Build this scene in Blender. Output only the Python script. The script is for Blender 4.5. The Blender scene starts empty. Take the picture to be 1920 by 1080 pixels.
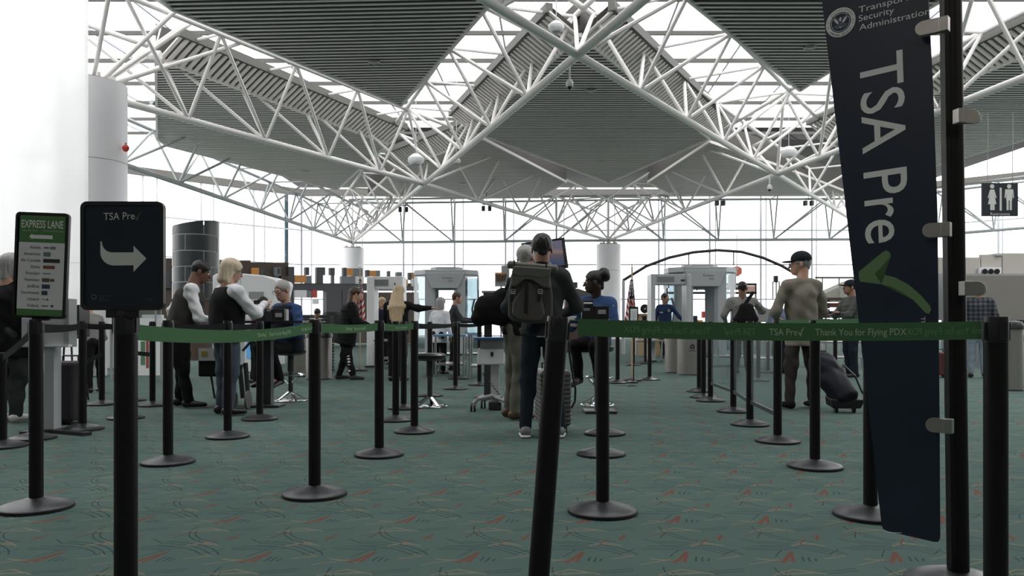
import bpy, math, random
import numpy as np
from mathutils import Vector, Matrix, Euler
random.seed(7)
PI = math.pi
SC = bpy.context.scene
COL = SC.collection
F = 1480.0                    # focal length in pixels of a 1920 wide frame
EYE = 0.97
PITCH = 0.0            # the frame is shifted up, verticals stay parallel
CP, SP = math.cos(PITCH), math.sin(PITCH)

# ------------------------------------------------------------------ camera, sky, exposure
cam_d = bpy.data.cameras.new('camera')
cam_d.sensor_width = 36.0
cam_d.lens = F / 1920.0 * 36.0
cam_d.shift_y = 66.0 / 1920.0
cam_d.clip_end = 600
cam_d.clip_start = 0.05
cam = bpy.data.objects.new('camera', cam_d)
cam.location = (0, 0, EYE)
cam.rotation_euler = (PI / 2 + PITCH, 0, 0)
COL.objects.link(cam)
SC.camera = cam
SC.view_settings.view_transform = 'Standard'
SC.view_settings.look = 'None'
SC.view_settings.gamma = 1.0
SC.view_settings.use_curve_mapping = False
SC.view_settings.exposure = 0.0
world = bpy.data.worlds.new('world')
SC.world = world
world.use_nodes = True
_bg = world.node_tree.nodes['Background']
_bg.inputs['Color'].default_value = (1.0, 0.985, 0.975, 1)
_bg.inputs['Strength'].default_value = 3.0
sun_d = bpy.data.lights.new('sun', 'SUN')
sun_d.energy = 0.6
sun_d.angle = math.radians(3)
sun = bpy.data.objects.new('sun', sun_d)
sun.rotation_euler = (math.radians(-38), math.radians(22), 0)
COL.objects.link(sun)
# unseen fill lights added behind the camera to brighten surfaces facing it
for _i, _x in enumerate((-11.0, -1.0, 9.0, 17.0)):
    _l = bpy.data.lights.new('rear_fill', 'AREA'); _l.shape = 'RECTANGLE'; _l.size = 5.0; _l.size_y = 7.0; _l.energy = 190; _l.color = (1.0, 0.95, 0.88)
    _o = bpy.data.objects.new('rear_fill', _l); _o.location = (_x, -5.0, 8.6); _o.rotation_euler = (math.radians(28), 0, 0); COL.objects.link(_o)
try:
    SC.cycles.use_denoising = True
    SC.cycles.max_bounces = 8
    SC.cycles.transparent_max_bounces = 16
    SC.cycles.sample_clamp_indirect = 8
except Exception:
    pass

# ------------------------------------------------------------------ pixel -> place helpers
def ray(px, py):
    vx, vz = (px - 960) / F, (606 - py) / F
    return Vector((vx, CP - SP * vz, SP + CP * vz))
def D(px, py, Y):                 # the place seen at a pixel, Y metres ahead
    r = ray(px, py); t = Y / r.y
    return Vector((r.x * t, Y, EYE + r.z * t))
def Hh(px, py, z):                # the place seen at a pixel, z metres above the floor
    r = ray(px, py); t = (z - EYE) / r.z
    return Vector((r.x * t, r.y * t, z))
def G(px, py): return Hh(px, py, 0.0)
def GX(px, Y, z=0.0):             # x at pixel column px, on depth Y, height z
    t = Y * 1.0
    vx = (px - 960) / F
    # solve y'=Y with given z
    k = (z - EYE) / Y
    vz = (k * CP - SP) / (CP + SP * k)
    return vx * Y / (CP - SP * vz)

# ------------------------------------------------------------------ materials
MATS = {}
def mat(name, color, rough=0.6, metal=0.0, noise=0.0, nscale=20.0, emit=0.0, spec=0.5, bump=0.0, color2=None, alpha=None):
    if name in MATS: return MATS[name]
    m = bpy.data.materials.new(name); m.use_nodes = True
    nt = m.node_tree; b = nt.nodes['Principled BSDF']
    c = (*color, 1.0)
    b.inputs['Base Color'].default_value = c
    b.inputs['Roughness'].default_value = rough
    b.inputs['Metallic'].default_value = metal
    b.inputs['Specular IOR Level'].default_value = spec
    if emit:
        b.inputs['Emission Color'].default_value = c
        b.inputs['Emission Strength'].default_value = emit
    tc = nt.nodes.new('ShaderNodeTexCoord')
    n = nt.nodes.new('ShaderNodeTexNoise'); n.inputs['Scale'].default_value = nscale
    n.inputs['Detail'].default_value = 4
    nt.links.new(tc.outputs['Object'], n.inputs['Vector'])
    if noise or color2:
        mx = nt.nodes.new('ShaderNodeMix'); mx.data_type = 'RGBA'
        a = tuple(max(0, x * (1 - noise)) for x in color); d = color2 or tuple(min(1, x * (1 + noise)) for x in color)
        mx.inputs[6].default_value = (*a, 1); mx.inputs[7].default_value = (*d, 1)
        nt.links.new(n.outputs['Fac'], mx.inputs[0])
        nt.links.new(mx.outputs[2], b.inputs['Base Color'])
    if bump:
        bp = nt.nodes.new('ShaderNodeBump'); bp.inputs['Strength'].default_value = bump
        bp.inputs['Distance'].default_value = 0.01
        nt.links.new(n.outputs['Fac'], bp.inputs['Height']); nt.links.new(bp.outputs[0], b.inputs['Normal'])
    MATS[name] = m
    return m

def glass(name, tint=(1, 1, 1), refl=0.08, rough=0.02, haze=0.0):
    if name in MATS: return MATS[name]
    m = bpy.data.materials.new(name); m.use_nodes = True
    nt = m.node_tree; nt.nodes.clear()
    o = nt.nodes.new('ShaderNodeOutputMaterial'); t = nt.nodes.new('ShaderNodeBsdfTransparent'); g = nt.nodes.new('ShaderNodeBsdfGlossy')
    t.inputs[0].default_value = (*tint, 1); g.inputs['Roughness'].default_value = rough
    mx = nt.nodes.new('ShaderNodeMixShader'); mx.inputs[0].default_value = refl
    nt.links.new(t.outputs[0], mx.inputs[1]); nt.links.new(g.outputs[0], mx.inputs[2])
    last = mx
    if haze:
        df = nt.nodes.new('ShaderNodeBsdfDiffuse'); df.inputs[0].default_value = (0.8, 0.85, 0.85, 1)
        m2 = nt.nodes.new('ShaderNodeMixShader'); m2.inputs[0].default_value = haze
        nt.links.new(mx.outputs[0], m2.inputs[1]); nt.links.new(df.outputs[0], m2.inputs[2]); last = m2
    nt.links.new(last.outputs[0], o.inputs[0])
    MATS[name] = m
    return m

def frosted(name, col):
    m = bpy.data.materials.new(name); m.use_nodes = True
    nt = m.node_tree; nt.nodes.clear()
    o = nt.nodes.new('ShaderNodeOutputMaterial'); t = nt.nodes.new('ShaderNodeBsdfTranslucent'); g = nt.nodes.new('ShaderNodeBsdfDiffuse')
    t.inputs[0].default_value = (*col, 1); g.inputs[0].default_value = (*col, 1)
    mx = nt.nodes.new('ShaderNodeMixShader'); mx.inputs[0].default_value = 0.04
    nt.links.new(t.outputs[0], mx.inputs[1]); nt.links.new(g.outputs[0], mx.inputs[2])
    tr = nt.nodes.new('ShaderNodeBsdfTransparent'); m2 = nt.nodes.new('ShaderNodeMixShader'); m2.inputs[0].default_value = 0.12
    nt.links.new(mx.outputs[0], m2.inputs[1]); nt.links.new(tr.outputs[0], m2.inputs[2]); nt.links.new(m2.outputs[0], o.inputs[0])
    MATS[name] = m
    return m

# ------------------------------------------------------------------ mesh builder
class MB:
    def __init__(s): s.v = []; s.f = []; s.sm = []
    def add(s, vs, fs, smooth=False):
        o = len(s.v); s.v += [tuple(p) for p in vs]
        s.f += [tuple(i + o for i in f) for f in fs]; s.sm += [smooth] * len(fs)
        return s
    def box(s, c, size, rz=0.0, M=None):
        hx, hy, hz = (k / 2 for k in size)
        R = M or Matrix.Rotation(rz, 3, 'Z'); c = Vector(c)
        vs = [c + R @ Vector((x, y, z)) for z in (-hz, hz) for x, y in ((-hx, -hy), (hx, -hy), (hx, hy), (-hx, hy))]
        return s.add(vs, [(3, 2, 1, 0), (4, 5, 6, 7), (0, 1, 5, 4), (1, 2, 6, 5), (2, 3, 7, 6), (3, 0, 4, 7)])
    def bar(s, a, b, w, h, up=(0, 0, 1)):        # rectangular bar from a to b
        a, b = Vector(a), Vector(b); d = (b - a).normalized(); up = Vector(up)
        x = d.cross(up)
        if x.length < 1e-4: x = d.cross(Vector((1, 0, 0)))
        x.normalize(); y = x.cross(d)
        vs = [p + x * i * w / 2 + y * j * h / 2 for p in (a, b) for i, j in ((-1, -1), (1, -1), (1, 1), (-1, 1))]
        return s.add(vs, [(0, 1, 2, 3), (7, 6, 5, 4), (4, 5, 1, 0), (5, 6, 2, 1), (6, 7, 3, 2), (7, 4, 0, 3)])
    def tube(s, a, b, r0, r1=None, n=10, caps=True):
        r1 = r0 if r1 is None else r1
        a, b = Vector(a), Vector(b); d = (b - a).normalized()
        x = d.orthogonal().normalized(); y = d.cross(x)
        vs = []
        for p, r in ((a, r0), (b, r1)):
            for i in range(n):
                t = 2 * PI * i / n; vs.append(p + x * math.cos(t) * r + y * math.sin(t) * r)
        s.add(vs, [(i, (i + 1) % n, n + (i + 1) % n, n + i) for i in range(n)], True)
        if caps:
            o = len(s.v) - 2 * n
            s.f += [tuple(o + i for i in reversed(range(n))), tuple(o + n + i for i in range(n))]; s.sm += [False, False]
        return s
    def path(s, pts, r, n=8):
        for a, b in zip(pts[:-1], pts[1:]): s.tube(a, b, r, r, n)
        return s
    def lathe(s, prof, c=(0, 0, 0), n=28, axis='Z', sy=1.0, smooth=True):
        c = Vector(c); vs = []
        for r, z in prof:
            for i in range(n):
                t = 2 * PI * i / n
                p = Vector((r * math.cos(t), r * math.sin(t) * sy, z))
                if axis == 'Y': p = Vector((p.x, -p.z, p.y))
                if axis == 'X': p = Vector((p.z, p.x, p.y))
                vs.append(c + p)
        m = len(prof)
        fs = [(j * n + i, j * n + (i + 1) % n, (j + 1) * n + (i + 1) % n, (j + 1) * n + i) for j in range(m - 1) for i in range(n)]
        s.add(vs, fs, smooth)
        o = len(s.v) - m * n
        s.f += [tuple(o + i for i in reversed(range(n))), tuple(o + (m - 1) * n + i for i in range(n))]; s.sm += [False, False]
        return s
    def prism(s, pts, ext):
        ext = Vector(ext); n = len(pts); pts = [Vector(p) for p in pts]
        vs = pts + [p + ext for p in pts]
        return s.add(vs, [tuple(reversed(range(n))), tuple(range(n, 2 * n))] + [(i, (i + 1) % n, n + (i + 1) % n, n + i) for i in range(n)])
    def ell(s, c, r, n=14, m=8, R=None):
        c = Vector(c); vs = []
        for j in range(m + 1):
            ph = PI * j / m
            for i in range(n):
                t = 2 * PI * i / n
                p = Vector((r[0] * math.sin(ph) * math.cos(t), r[1] * math.sin(ph) * math.sin(t), -r[2] * math.cos(ph)))
                vs.append(c + (R @ p if R else p))
        return s.add(vs, [(j * n + i, j * n + (i + 1) % n, (j + 1) * n + (i + 1) % n, (j + 1) * n + i) for j in range(m) for i in range(n)], True)
    def build(s, name, m, parent=None, bevel=0.0, kind=None, label=None, loc=None):
        me = bpy.data.meshes.new(name); me.from_pydata(s.v, [], s.f)
        me.polygons.foreach_set('use_smooth', s.sm); me.update()
        if any(s.sm): me.set_sharp_from_angle(angle=0.8)
        if isinstance(m, (list, tuple)):
            for k in m: me.materials.append(k)
        else: me.materials.append(m)
        o = bpy.data.objects.new(name, me); COL.objects.link(o)
        if parent: o.parent = parent
        if bevel:
            b = o.modifiers.new('bevel', 'BEVEL'); b.width = bevel; b.segments = 2; b.limit_method = 'ANGLE'
        if kind: o['kind'] = kind
        if label: o['label'] = label
        if loc: o.location = loc
        return o

def rrect(w, h, r, n=5, cx=0, cz=0):      # rounded rectangle outline (x,z)
    out = []
    for sx, sz, a0 in ((1, 1, 0), (-1, 1, 90), (-1, -1, 180), (1, -1, 270)):
        for i in range(n + 1):
            a = math.radians(a0 + 90 * i / n)
            out.append((cx + sx * (w / 2 - r) + r * math.cos(a), cz + sz * (h / 2 - r) + r * math.sin(a)))
    return out

def thing(name, label, cat, loc=(0, 0, 0), rz=0.0, group=None):
    o = bpy.data.objects.new(name, None); COL.objects.link(o)
    o.location = loc; o.rotation_euler = (0, 0, rz); o.empty_display_size = 0.1
    o['label'] = label; o['category'] = cat
    if group: o['group'] = group
    return o
def tag(o, label, cat, group=None):
    o['label'] = label; o['category'] = cat
    if group: o['group'] = group
    return o
def dup(root, label, loc=None, rz=None, group=None):
    r = root.copy(); COL.objects.link(r); r['label'] = label
    if loc is not None: r.location = loc
    if rz is not None: r.rotation_euler = (0, 0, rz)
    if group: r['group'] = group
    for ch in list(root.children):
        c = ch.copy(); COL.objects.link(c); c.parent = r
        for g in list(ch.children):
            d = g.copy(); COL.objects.link(d); d.parent = c
    return r

# ------------------------------------------------------------------ lettering
def text_mesh(s, align='LEFT', bold=0.0, extr=0.0, spacing=1.0):
    cu = bpy.data.curves.new('t', 'FONT'); cu.body = s; cu.size = 1.0; cu.align_x = align
    cu.extrude = extr; cu.offset = bold; cu.resolution_u = 4; cu.space_character = spacing
    o = bpy.data.objects.new('t', cu); COL.objects.link(o)
    dg = bpy.context.evaluated_depsgraph_get()
    me = bpy.data.meshes.new_from_object(o.evaluated_get(dg))
    v = np.array([tuple(p.co) for p in me.vertices]) if len(me.vertices) else np.zeros((0, 3))
    f = [tuple(p.vertices) for p in me.polygons]
    bpy.data.objects.remove(o); bpy.data.curves.remove(cu); bpy.data.meshes.remove(me)
    return v, f
def text(name, s, org, e1, e2, height, m, parent=None, width=None, align='LEFT', bold=0.0, fn=None, label=None):
    """flat letters: cap height `height`, baseline from org along e1, up along e2; width squeezes the line to fit"""
    v, f = text_mesh(s, align, bold)
    if not len(v): return None
    cap = 0.70
    k = height / cap
    kx = k
    if width: kx = width / (v[:, 0].max() - v[:, 0].min())
    if width and align == 'LEFT': v[:, 0] -= v[:, 0].min()
    mb = MB()
    if fn: vs = [fn(p[0] * kx, p[1] * k) for p in v]
    else:
        org, e1, e2 = Vector(org), Vector(e1), Vector(e2)
        vs = [org + e1 * (p[0] * kx) + e2 * (p[1] * k) for p in v]
    mb.add(vs, f)
    return mb.build(name, m, parent, label=label)
CHECK = [(0.0, 0.38), (0.10, 0.46), (0.26, 0.20), (0.42, 0.75), (0.70, 1.18), (0.78, 1.16), (0.50, 0.62), (0.33, -0.16), (0.22, -0.16)]
# ------------------------------------------------------------------ shared materials
M_white = mat('white_steel', (0.80, 0.775, 0.76), 0.5, noise=0.08, nscale=6)
M_slat = mat('louvre_metal', (0.78, 0.74, 0.71), 0.5, 0.0, noise=0.08, nscale=3)
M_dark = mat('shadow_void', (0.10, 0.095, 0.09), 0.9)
M_gutter = mat('gutter_steel', (0.11, 0.108, 0.10), 0.6, noise=0.1)
M_deck = mat('roof_deck', (0.10, 0.10, 0.10), 0.8, noise=0.2, nscale=2)
M_post = mat('black_powder_coat', (0.007, 0.006, 0.006), 0.42, noise=0.2, nscale=40, spec=0.3)
M_base = mat('graphite_base', (0.055, 0.057, 0.062), 0.36, 0.55, noise=0.15, nscale=14)
M_rubber = mat('rubber', (0.008, 0.008, 0.008), 0.6)
M_belt = mat('black_webbing', (0.014, 0.014, 0.015), 0.9, noise=0.2, nscale=200, spec=0.05)
M_gbelt = mat('green_webbing', (0.080, 0.175, 0.085), 0.9, noise=0.12, nscale=200, spec=0.05)
M_gtext = mat('pale_print', (0.42, 0.56, 0.40), 0.8)
M_gtext2 = mat('show_through_print', (0.15, 0.32, 0.15), 0.8)
M_navy = mat('navy_board', (0.013, 0.022, 0.042), 0.35, noise=0.2, nscale=3)
M_letter = mat('board_lettering', (0.80, 0.80, 0.78), 0.6)
M_grn = mat('green_mark', (0.13, 0.235, 0.10), 0.5)
M_steel = mat('brushed_steel', (0.42, 0.40, 0.37), 0.35, 0.8, noise=0.12, nscale=30)
M_chrome = mat('chrome', (0.8, 0.8, 0.82), 0.08, 1.0)
M_blackp = mat('black_plastic', (0.012, 0.012, 0.014), 0.35)
M_greyp = mat('grey_plastic', (0.33, 0.34, 0.35), 0.45)
M_lgrey = mat('light_grey_shell', (0.50, 0.52, 0.54), 0.4)
M_wht = mat('white_shell', (0.88, 0.89, 0.90), 0.4)
M_col = mat('white_column_paint', (0.88, 0.87, 0.90), 0.5, noise=0.02)
M_kiosk = mat('kiosk_panel', (0.50, 0.50, 0.52), 0.5)
M_glass = glass('window_glass', (0.97, 0.99, 1.0), 0.05)
M_bglass = glass('barrier_glass', (0.86, 0.90, 0.91), 0.10, 0.05, 0.06)
M_mull = mat('mullion_paint', (0.50, 0.51, 0.56), 0.5)
M_teal = mat('dark_mullion', (0.03, 0.07, 0.09), 0.5)
M_brown = mat('brown_panel', (0.085, 0.055, 0.042), 0.6, noise=0.2)
M_orange = mat('orange_panel', (0.75, 0.30, 0.06), 0.5)
M_slate = mat('slate_panel', (0.055, 0.06, 0.068), 0.5, noise=0.15)
M_gtile = mat('grey_panel', (0.20, 0.22, 0.24), 0.5)
M_red = mat('red_panel', (0.60, 0.05, 0.03), 0.5)
M_beige = mat('beige_panel', (0.50, 0.48, 0.44), 0.6, noise=0.05)
M_wood = mat('pale_wood', (0.52, 0.38, 0.24), 0.5, noise=0.15)
M_paper = mat('paper', (0.8, 0.81, 0.82), 0.8)
M_carton = mat('grey_board', (0.38, 0.38, 0.38), 0.7)

def carpet():
    m = bpy.data.materials.new('patterned_carpet'); m.use_nodes = True
    nt = m.node_tree; N = nt.nodes; L = nt.links; b = N['Principled BSDF']
    b.inputs['Roughness'].default_value = 0.95; b.inputs['Specular IOR Level'].default_value = 0.12
    def node(t, **k):
        n = N.new(t)
        for a, v in k.items(): setattr(n, a, v)
        return n
    def math_(op, a, bb=None, c=None, clamp=False):
        n = node('ShaderNodeMath', operation=op); n.use_clamp = clamp
        for i, x in enumerate((a, bb, c)):
            if x is None: continue
            if isinstance(x, (int, float)): n.inputs[i].default_value = x
            else: L.new(x, n.inputs[i])
        return n.outputs[0]
    def vm(op, a, bb=None, sc=None):
        n = node('ShaderNodeVectorMath', operation=op)
        for i, x in enumerate((a, bb)):
            if x is None: continue
            if isinstance(x, tuple): n.inputs[i].default_value = x
            else: L.new(x, n.inputs[i])
        if sc is not None: L.new(sc, n.inputs['Scale'])
        return n.outputs['Value'] if op in ('DOT_PRODUCT', 'LENGTH') else n.outputs[0]
    geo = node('ShaderNodeNewGeometry')
    jit = node('ShaderNodeTexNoise'); jit.inputs['Scale'].default_value = 30; L.new(geo.outputs['Position'], jit.inputs['Vector'])
    pj = vm('ADD', geo.outputs['Position'], vm('MULTIPLY', vm('SUBTRACT', jit.outputs['Color'], (0.5, 0.5, 0.5)), (0.010, 0.010, 0)))
    sp = node('ShaderNodeSeparateXYZ'); L.new(pj, sp.inputs[0])
    TX, TY, SK = 0.44, 0.63, 0.16
    gy = math_('DIVIDE', sp.outputs[1], TY)
    gx = math_('DIVIDE', math_('SUBTRACT', sp.outputs[0], math_('MULTIPLY', sp.outputs[1], SK)), TX)
    fx = math_('MULTIPLY', math_('FRACT', gx), TX); fy = math_('MULTIPLY', math_('FRACT', gy), TY)
    cb = node('ShaderNodeCombineXYZ'); L.new(fx, cb.inputs[0]); L.new(fy, cb.inputs[1]); P = cb.outputs[0]
    def seg(a, c, w):
        d = (c[0] - a[0], c[1] - a[1], 0); l2 = d[0] ** 2 + d[1] ** 2
        pa = vm('SUBTRACT', P, (a[0], a[1], 0))
        h = math_('MULTIPLY', vm('DOT_PRODUCT', pa, d), 1 / l2, clamp=True)
        n = node('ShaderNodeVectorMath', operation='SCALE'); n.inputs[0].default_value = d; L.new(h, n.inputs['Scale'])
        ln = vm('LENGTH', vm('SUBTRACT', pa, n.outputs[0]))
        return math_('LESS_THAN', ln, w)
    def arc(c, r, w, side, off):
        pc = vm('SUBTRACT', P, (c[0], c[1], 0))
        ln = vm('LENGTH', pc)
        ring = math_('LESS_THAN', math_('ABSOLUTE', math_('SUBTRACT', ln, r)), w)
        half = math_('GREATER_THAN', vm('DOT_PRODUCT', pc, (side[0], side[1], 0)), off)
        return math_('MULTIPLY', ring, half)
    def union(xs):
        o = xs[0]
        for x in xs[1:]: o = math_('MAXIMUM', o, x)
        return o
    red = union([seg((0.15, 0.05), (0.205, 0.19), 0.009), seg((0.125, 0.07), (0.19, 0.065), 0.006), seg((0.205, 0.19), (0.19, 0.06), 0.008), seg((0.36, 0.38), (0.378, 0.47), 0.006),
                 seg((0.345, 0.43), (0.39, 0.41), 0.005), seg((0.05, 0.45), (0.15, 0.50), 0.0035), seg((0.27, 0.31), (0.31, 0.40), 0.004)])
    tan = union([seg((0.01, 0.02), (0.13, 0.09), 0.0035), seg((0.05, 0.10), (0.18, 0.06), 0.005), seg((0.23, 0.29), (0.30, 0.34), 0.006), seg((0.27, 0.36), (0.37, 0.29), 0.004), seg((0.24, 0.33), (0.33, 0.31), 0.004),
                 seg((0.08, 0.52), (0.17, 0.59), 0.004), seg((0.17, 0.59), (0.29, 0.53), 0.005), seg((0.12, 0.53), (0.25, 0.55), 0.006), seg((0.33, 0.10), (0.42, 0.14), 0.004), seg((0.38, 0.17), (0.42, 0.14), 0.003)])
    drk = union([arc((0.06, -0.10), 0.46, 0.0035, (0.55, 0.83), 0.40), arc((0.06, -0.10), 0.43, 0.003, (0.5, 0.86), 0.385), arc((0.06, -0.10), 0.40, 0.003, (0.45, 0.89), 0.37), arc((0.40, 0.62), 0.30, 0.003, (-0.8, -0.6), 0.24), arc((0.40, 0.62), 0.275, 0.003, (-0.7, -0.7), 0.23),
                 seg((0.02, 0.235), (0.20, 0.225), 0.003), seg((0.00, 0.26), (0.24, 0.245), 0.003), seg((0.04, 0.285), (0.19, 0.275), 0.003), seg((0.235, 0.07), (0.24, 0.125), 0.004), seg((0.26, 0.065), (0.265, 0.115), 0.004), seg((0.285, 0.07), (0.29, 0.10), 0.004),
                 seg((0.28, 0.56), (0.42, 0.60), 0.003), seg((0.27, 0.53), (0.42, 0.57), 0.003), seg((0.10, 0.42), (0.13, 0.52), 0.003), seg((0.42, 0.24), (0.36, 0.16), 0.003), seg((0.13, 0.13), (0.17, 0.22), 0.003), seg((0.02, 0.40), (0.10, 0.33), 0.003)])
    n1 = node('ShaderNodeTexNoise'); n1.inputs['Scale'].default_value = 1.3; n1.inputs['Detail'].default_value = 5; L.new(geo.outputs['Position'], n1.inputs['Vector'])
    n2 = node('ShaderNodeTexNoise'); n2.inputs['Scale'].default_value = 260; L.new(geo.outputs['Position'], n2.inputs['Vector'])
    def mix(f, a, bb):
        n = node('ShaderNodeMix', data_type='RGBA')
        if isinstance(f, float): n.inputs[0].default_value = f
        else: L.new(f, n.inputs[0])
        for i, x in ((6, a), (7, bb)):
            if isinstance(x, tuple): n.inputs[i].default_value = (*x, 1)
            else: L.new(x, n.inputs[i])
        return n.outputs[2]
    base = mix(n1.outputs['Fac'], (0.074, 0.122, 0.109), (0.108, 0.165, 0.150))
    base = mix(math_('MULTIPLY', n2.outputs['Fac'], 0.5), base, (0.060, 0.096, 0.087))
    c = mix(math_('MULTIPLY', drk, 0.8), base, (0.022, 0.046, 0.046))
    c = mix(math_('MULTIPLY', tan, 0.75), c, (0.25, 0.21, 0.14))
    c = mix(math_('MULTIPLY', red, 0.85), c, (0.17, 0.060, 0.042))
    L.new(c, b.inputs['Base Color'])
    bp = node('ShaderNodeBump'); bp.inputs['Strength'].default_value = 0.4; bp.inputs['Distance'].default_value = 0.004
    L.new(n2.outputs['Fac'], bp.inputs['Height']); L.new(bp.outputs[0], b.inputs['Normal'])
    return m
M_carpet = carpet()
# ------------------------------------------------------------------ floor, outside ground, walls
HC = EYE + 5.1          # bottom chords
HT = EYE + 7.05         # top chords
HP = EYE + 6.5          # louvred panel faces
fl = MB().add([(-24, -12, 0), (24, -12, 0), (44, 40, 0), (24, 56, 0), (-12, 56, 0), (-38, 32, 0)], [(0, 1, 2, 3, 4, 5)])
fl.build('floor', M_carpet, kind='structure')
M_apron = mat('concrete_apron', (0.62, 0.62, 0.60), 0.9, noise=0.1, nscale=1)
MB().add([(-260, 30, -0.3), (260, 30, -0.3), (260, 330, -0.3), (-260, 330, -0.3)], [(0, 1, 2, 3)]).build('floor_outside', M_apron, kind='structure')
M_wall = mat('hall_wall', (0.30, 0.30, 0.30), 0.8, noise=0.05)
MB().box((0, -12.1, 5), (48, 0.2, 10)).build('wall_rear', M_wall, kind='structure')
MB().box((24.1, 4, 5), (0.2, 32, 10)).build('wall_right', M_wall, kind='structure')
MB().box((-20.1, 2, 5), (0.2, 28, 10)).build('wall_left', M_wall, kind='structure')
# bright translucent screen wall left of the near column
M_fr = frosted('translucent_panel', (0.99, 0.99, 0.99))
wl = bpy.data.objects.new('wall_screen', None); COL.objects.link(wl); wl['kind'] = 'structure'
xr = GX(165, 15.6, 1.0)
zj = D(100, 493, 15.6).z
x = xr
for k in range(4):
    x0 = x - 2.6
    for z0, z1 in ((0.0, zj - 0.006), (zj + 0.006, 9.0)):
        MB().box(((x + x0) / 2, 15.6, (z0 + z1) / 2), (x - x0 - 0.012, 0.04, z1 - z0)).build('panel', M_fr, wl)
    x = x0

def window(name, a, b, ncol, zs=(0.1, 2.6, 4.97, 7.33, 9.7), dbl=True):
    r = bpy.data.objects.new(name, None); COL.objects.link(r); r['kind'] = 'structure'
    a = Vector((*a, 0)); b = Vector((*b, 0)); d = (b - a) / ncol
    for i in range(ncol + 1):
        p = a + d * i
        MB().tube((p.x, p.y, 0), (p.x, p.y, zs[-1]), 0.07, n=6).build('mullion', M_mull, r)
        if dbl:
            q = p + d.normalized() * 0.45 + Vector((0.1, 0.6, 0))
            MB().tube((q.x, q.y, 0), (q.x, q.y, zs[-1]), 0.045, n=6).build('mullion', M_mull, r)
    for z in zs:
        MB().bar((a.x, a.y, z), (b.x, b.y, z), 0.06, 0.09).build('transom', M_mull, r)
    for i in range(ncol):
        for z0, z1 in zip(zs[:-1], zs[1:]):
            p = a + d * (i + 0.03); q = a + d * (i + 0.97)
            MB().add([(p.x, p.y, z0 + .04), (q.x, q.y, z0 + .04), (q.x, q.y, z1 - .04), (p.x, p.y, z1 - .04)], [(0, 1, 2, 3)]).build('pane', M_glass, r)
    return r
WA, WB, WC, WD = (-34.0, 34.0), (-14.4, 54.0), (24.0, 54.0), (42.0, 38.0)
window('window_1', WA, WB, 8)
window('window_2', WB, WC, 11)
window('window_3', WC, WD, 6)
# dark corner mullion
p = D(537, 450, 53.6)
MB().tube((p.x, p.y, 0), (p.x, p.y, 9.7), 0.14, n=8).build('trim_1', M_teal, kind='structure')
# edge beam on top of the glazing
for i, (a, b) in enumerate(((WA, WB), (WB, WC), (WC, WD))):
    MB().bar((*a, 9.9), (*b, 9.9), 0.35, 0.45).build('trim_%d' % (i + 2), M_gutter, kind='structure')

# ------------------------------------------------------------------ columns
def column(px, capy, dia, Y, label, wall_z=None):
    p = D(px, capy, Y)
    t = thing('column', label, 'column', (p.x, Y, 0))
    r = dia / 2; z = p.z
    s = MB(); s.lathe([(r, 0), (r, z * 0.72)], n=40); s.build('lower_drum', M_col, t)
    s = MB(); s.lathe([(r, z * 0.72 + 0.012), (r, z), (r * .93, z)], n=40); s.build('upper_drum', M_col, t)
    s = MB(); s.lathe([(r * .8, z), (r * .8, z + 0.05), (r * .3, z + 0.06)], n=24); s.build('cap_plate', M_gutter, t)
    s = MB()
    for k in range(8):
        a = 2 * PI * k / 8
        s.box((r * .62 * math.cos(a), r * .62 * math.sin(a), z + .09), (.16, .06, .14), a)
    s.lathe([(.16, z + .05), (.10, HC)], n=12)
    s.build('bearing', M_white, t)
    return t, p
DN, DF = 17.5, 50.0
C0, p0 = column(171, 158, 1.46, DN, 'huge white round column at the left beside the bright screen wall')
C1, p1 = column(661, 466, 1.46, DF, 'white round column by the windows above the striped flag')
C2, p2 = column(1141, 459, 1.50, 48.6, 'white round column behind the officer with the hair bun')
C3, p3 = column(1660, 459, 1.50, 48.0, 'white round column hidden behind the tall navy banner')

# ------------------------------------------------------------------ roof trusses (triangular, one bottom chord, two top chords)
def truss(name_label, pts, nseg, w=1.15, ht=None, hc=None, rb=0.085, rw=0.048, m=M_white, lean=-1):
    """pts: two plan points; a space truss between them, its diagonals leaning to the start (-1), the end (+1) or outwards (0)"""
    ht = HT if ht is None else ht; hc = HC if hc is None else hc
    a, b = Vector((pts[0][0], pts[0][1], 0)), Vector((pts[1][0], pts[1][1], 0))
    d = (b - a).normalized(); n = Vector((-d.y, d.x, 0))
    t = thing('roof_truss', name_label, 'truss', (a.x, a.y, hc))
    L = (b - a).length; st = L / nseg
    A = lambda s, side, z: d * s + n * (w * side) + Vector((0, 0, z - hc))
    MB().tube(A(0, 0, hc), A(L, 0, hc), rb, n=12).build('bottom_chord', m, t)
    for sd in (-1, 1):
        MB().tube(A(0, sd, ht), A(L, sd, ht), rb * .8, n=8).build('top_chord', m, t)
    for i in range(nseg + 1):
        s = st * i
        ln = lean if lean else (-1 if i <= nseg / 2 else 1)
        for sd in (-1, 1):
            if 0 < i < nseg: MB().tube(A(s, 0, hc), A(s, sd, ht), rw, n=7).build('web_strut', m, t)
            if -.01 <= s + ln * st <= L + .01: MB().tube(A(s, 0, hc), A(s + ln * st, sd, ht), rw, n=7).build('web_strut', m, t)
        if 0 < i < nseg: MB().tube(A(s, -1, ht), A(s, 1, ht), rw * .8, n=6).build('cross_strut', m, t)
    return t
XY = lambda v: (v.x, v.y)
n_AB = Hh(795, 345, HC); n_BC = Hh(1083, 103, HC); n_CD = Hh(1457, 327, HC)
N0 = Vector((p0.x, DN, HC)); F1 = Vector((p1.x, DF, HC)); F2 = Vector((p2.x, 48.6, HC)); F3 = Vector((p3.x, 48.0, HC))
def ext(a, b, k): return a + (b - a) * k
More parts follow.
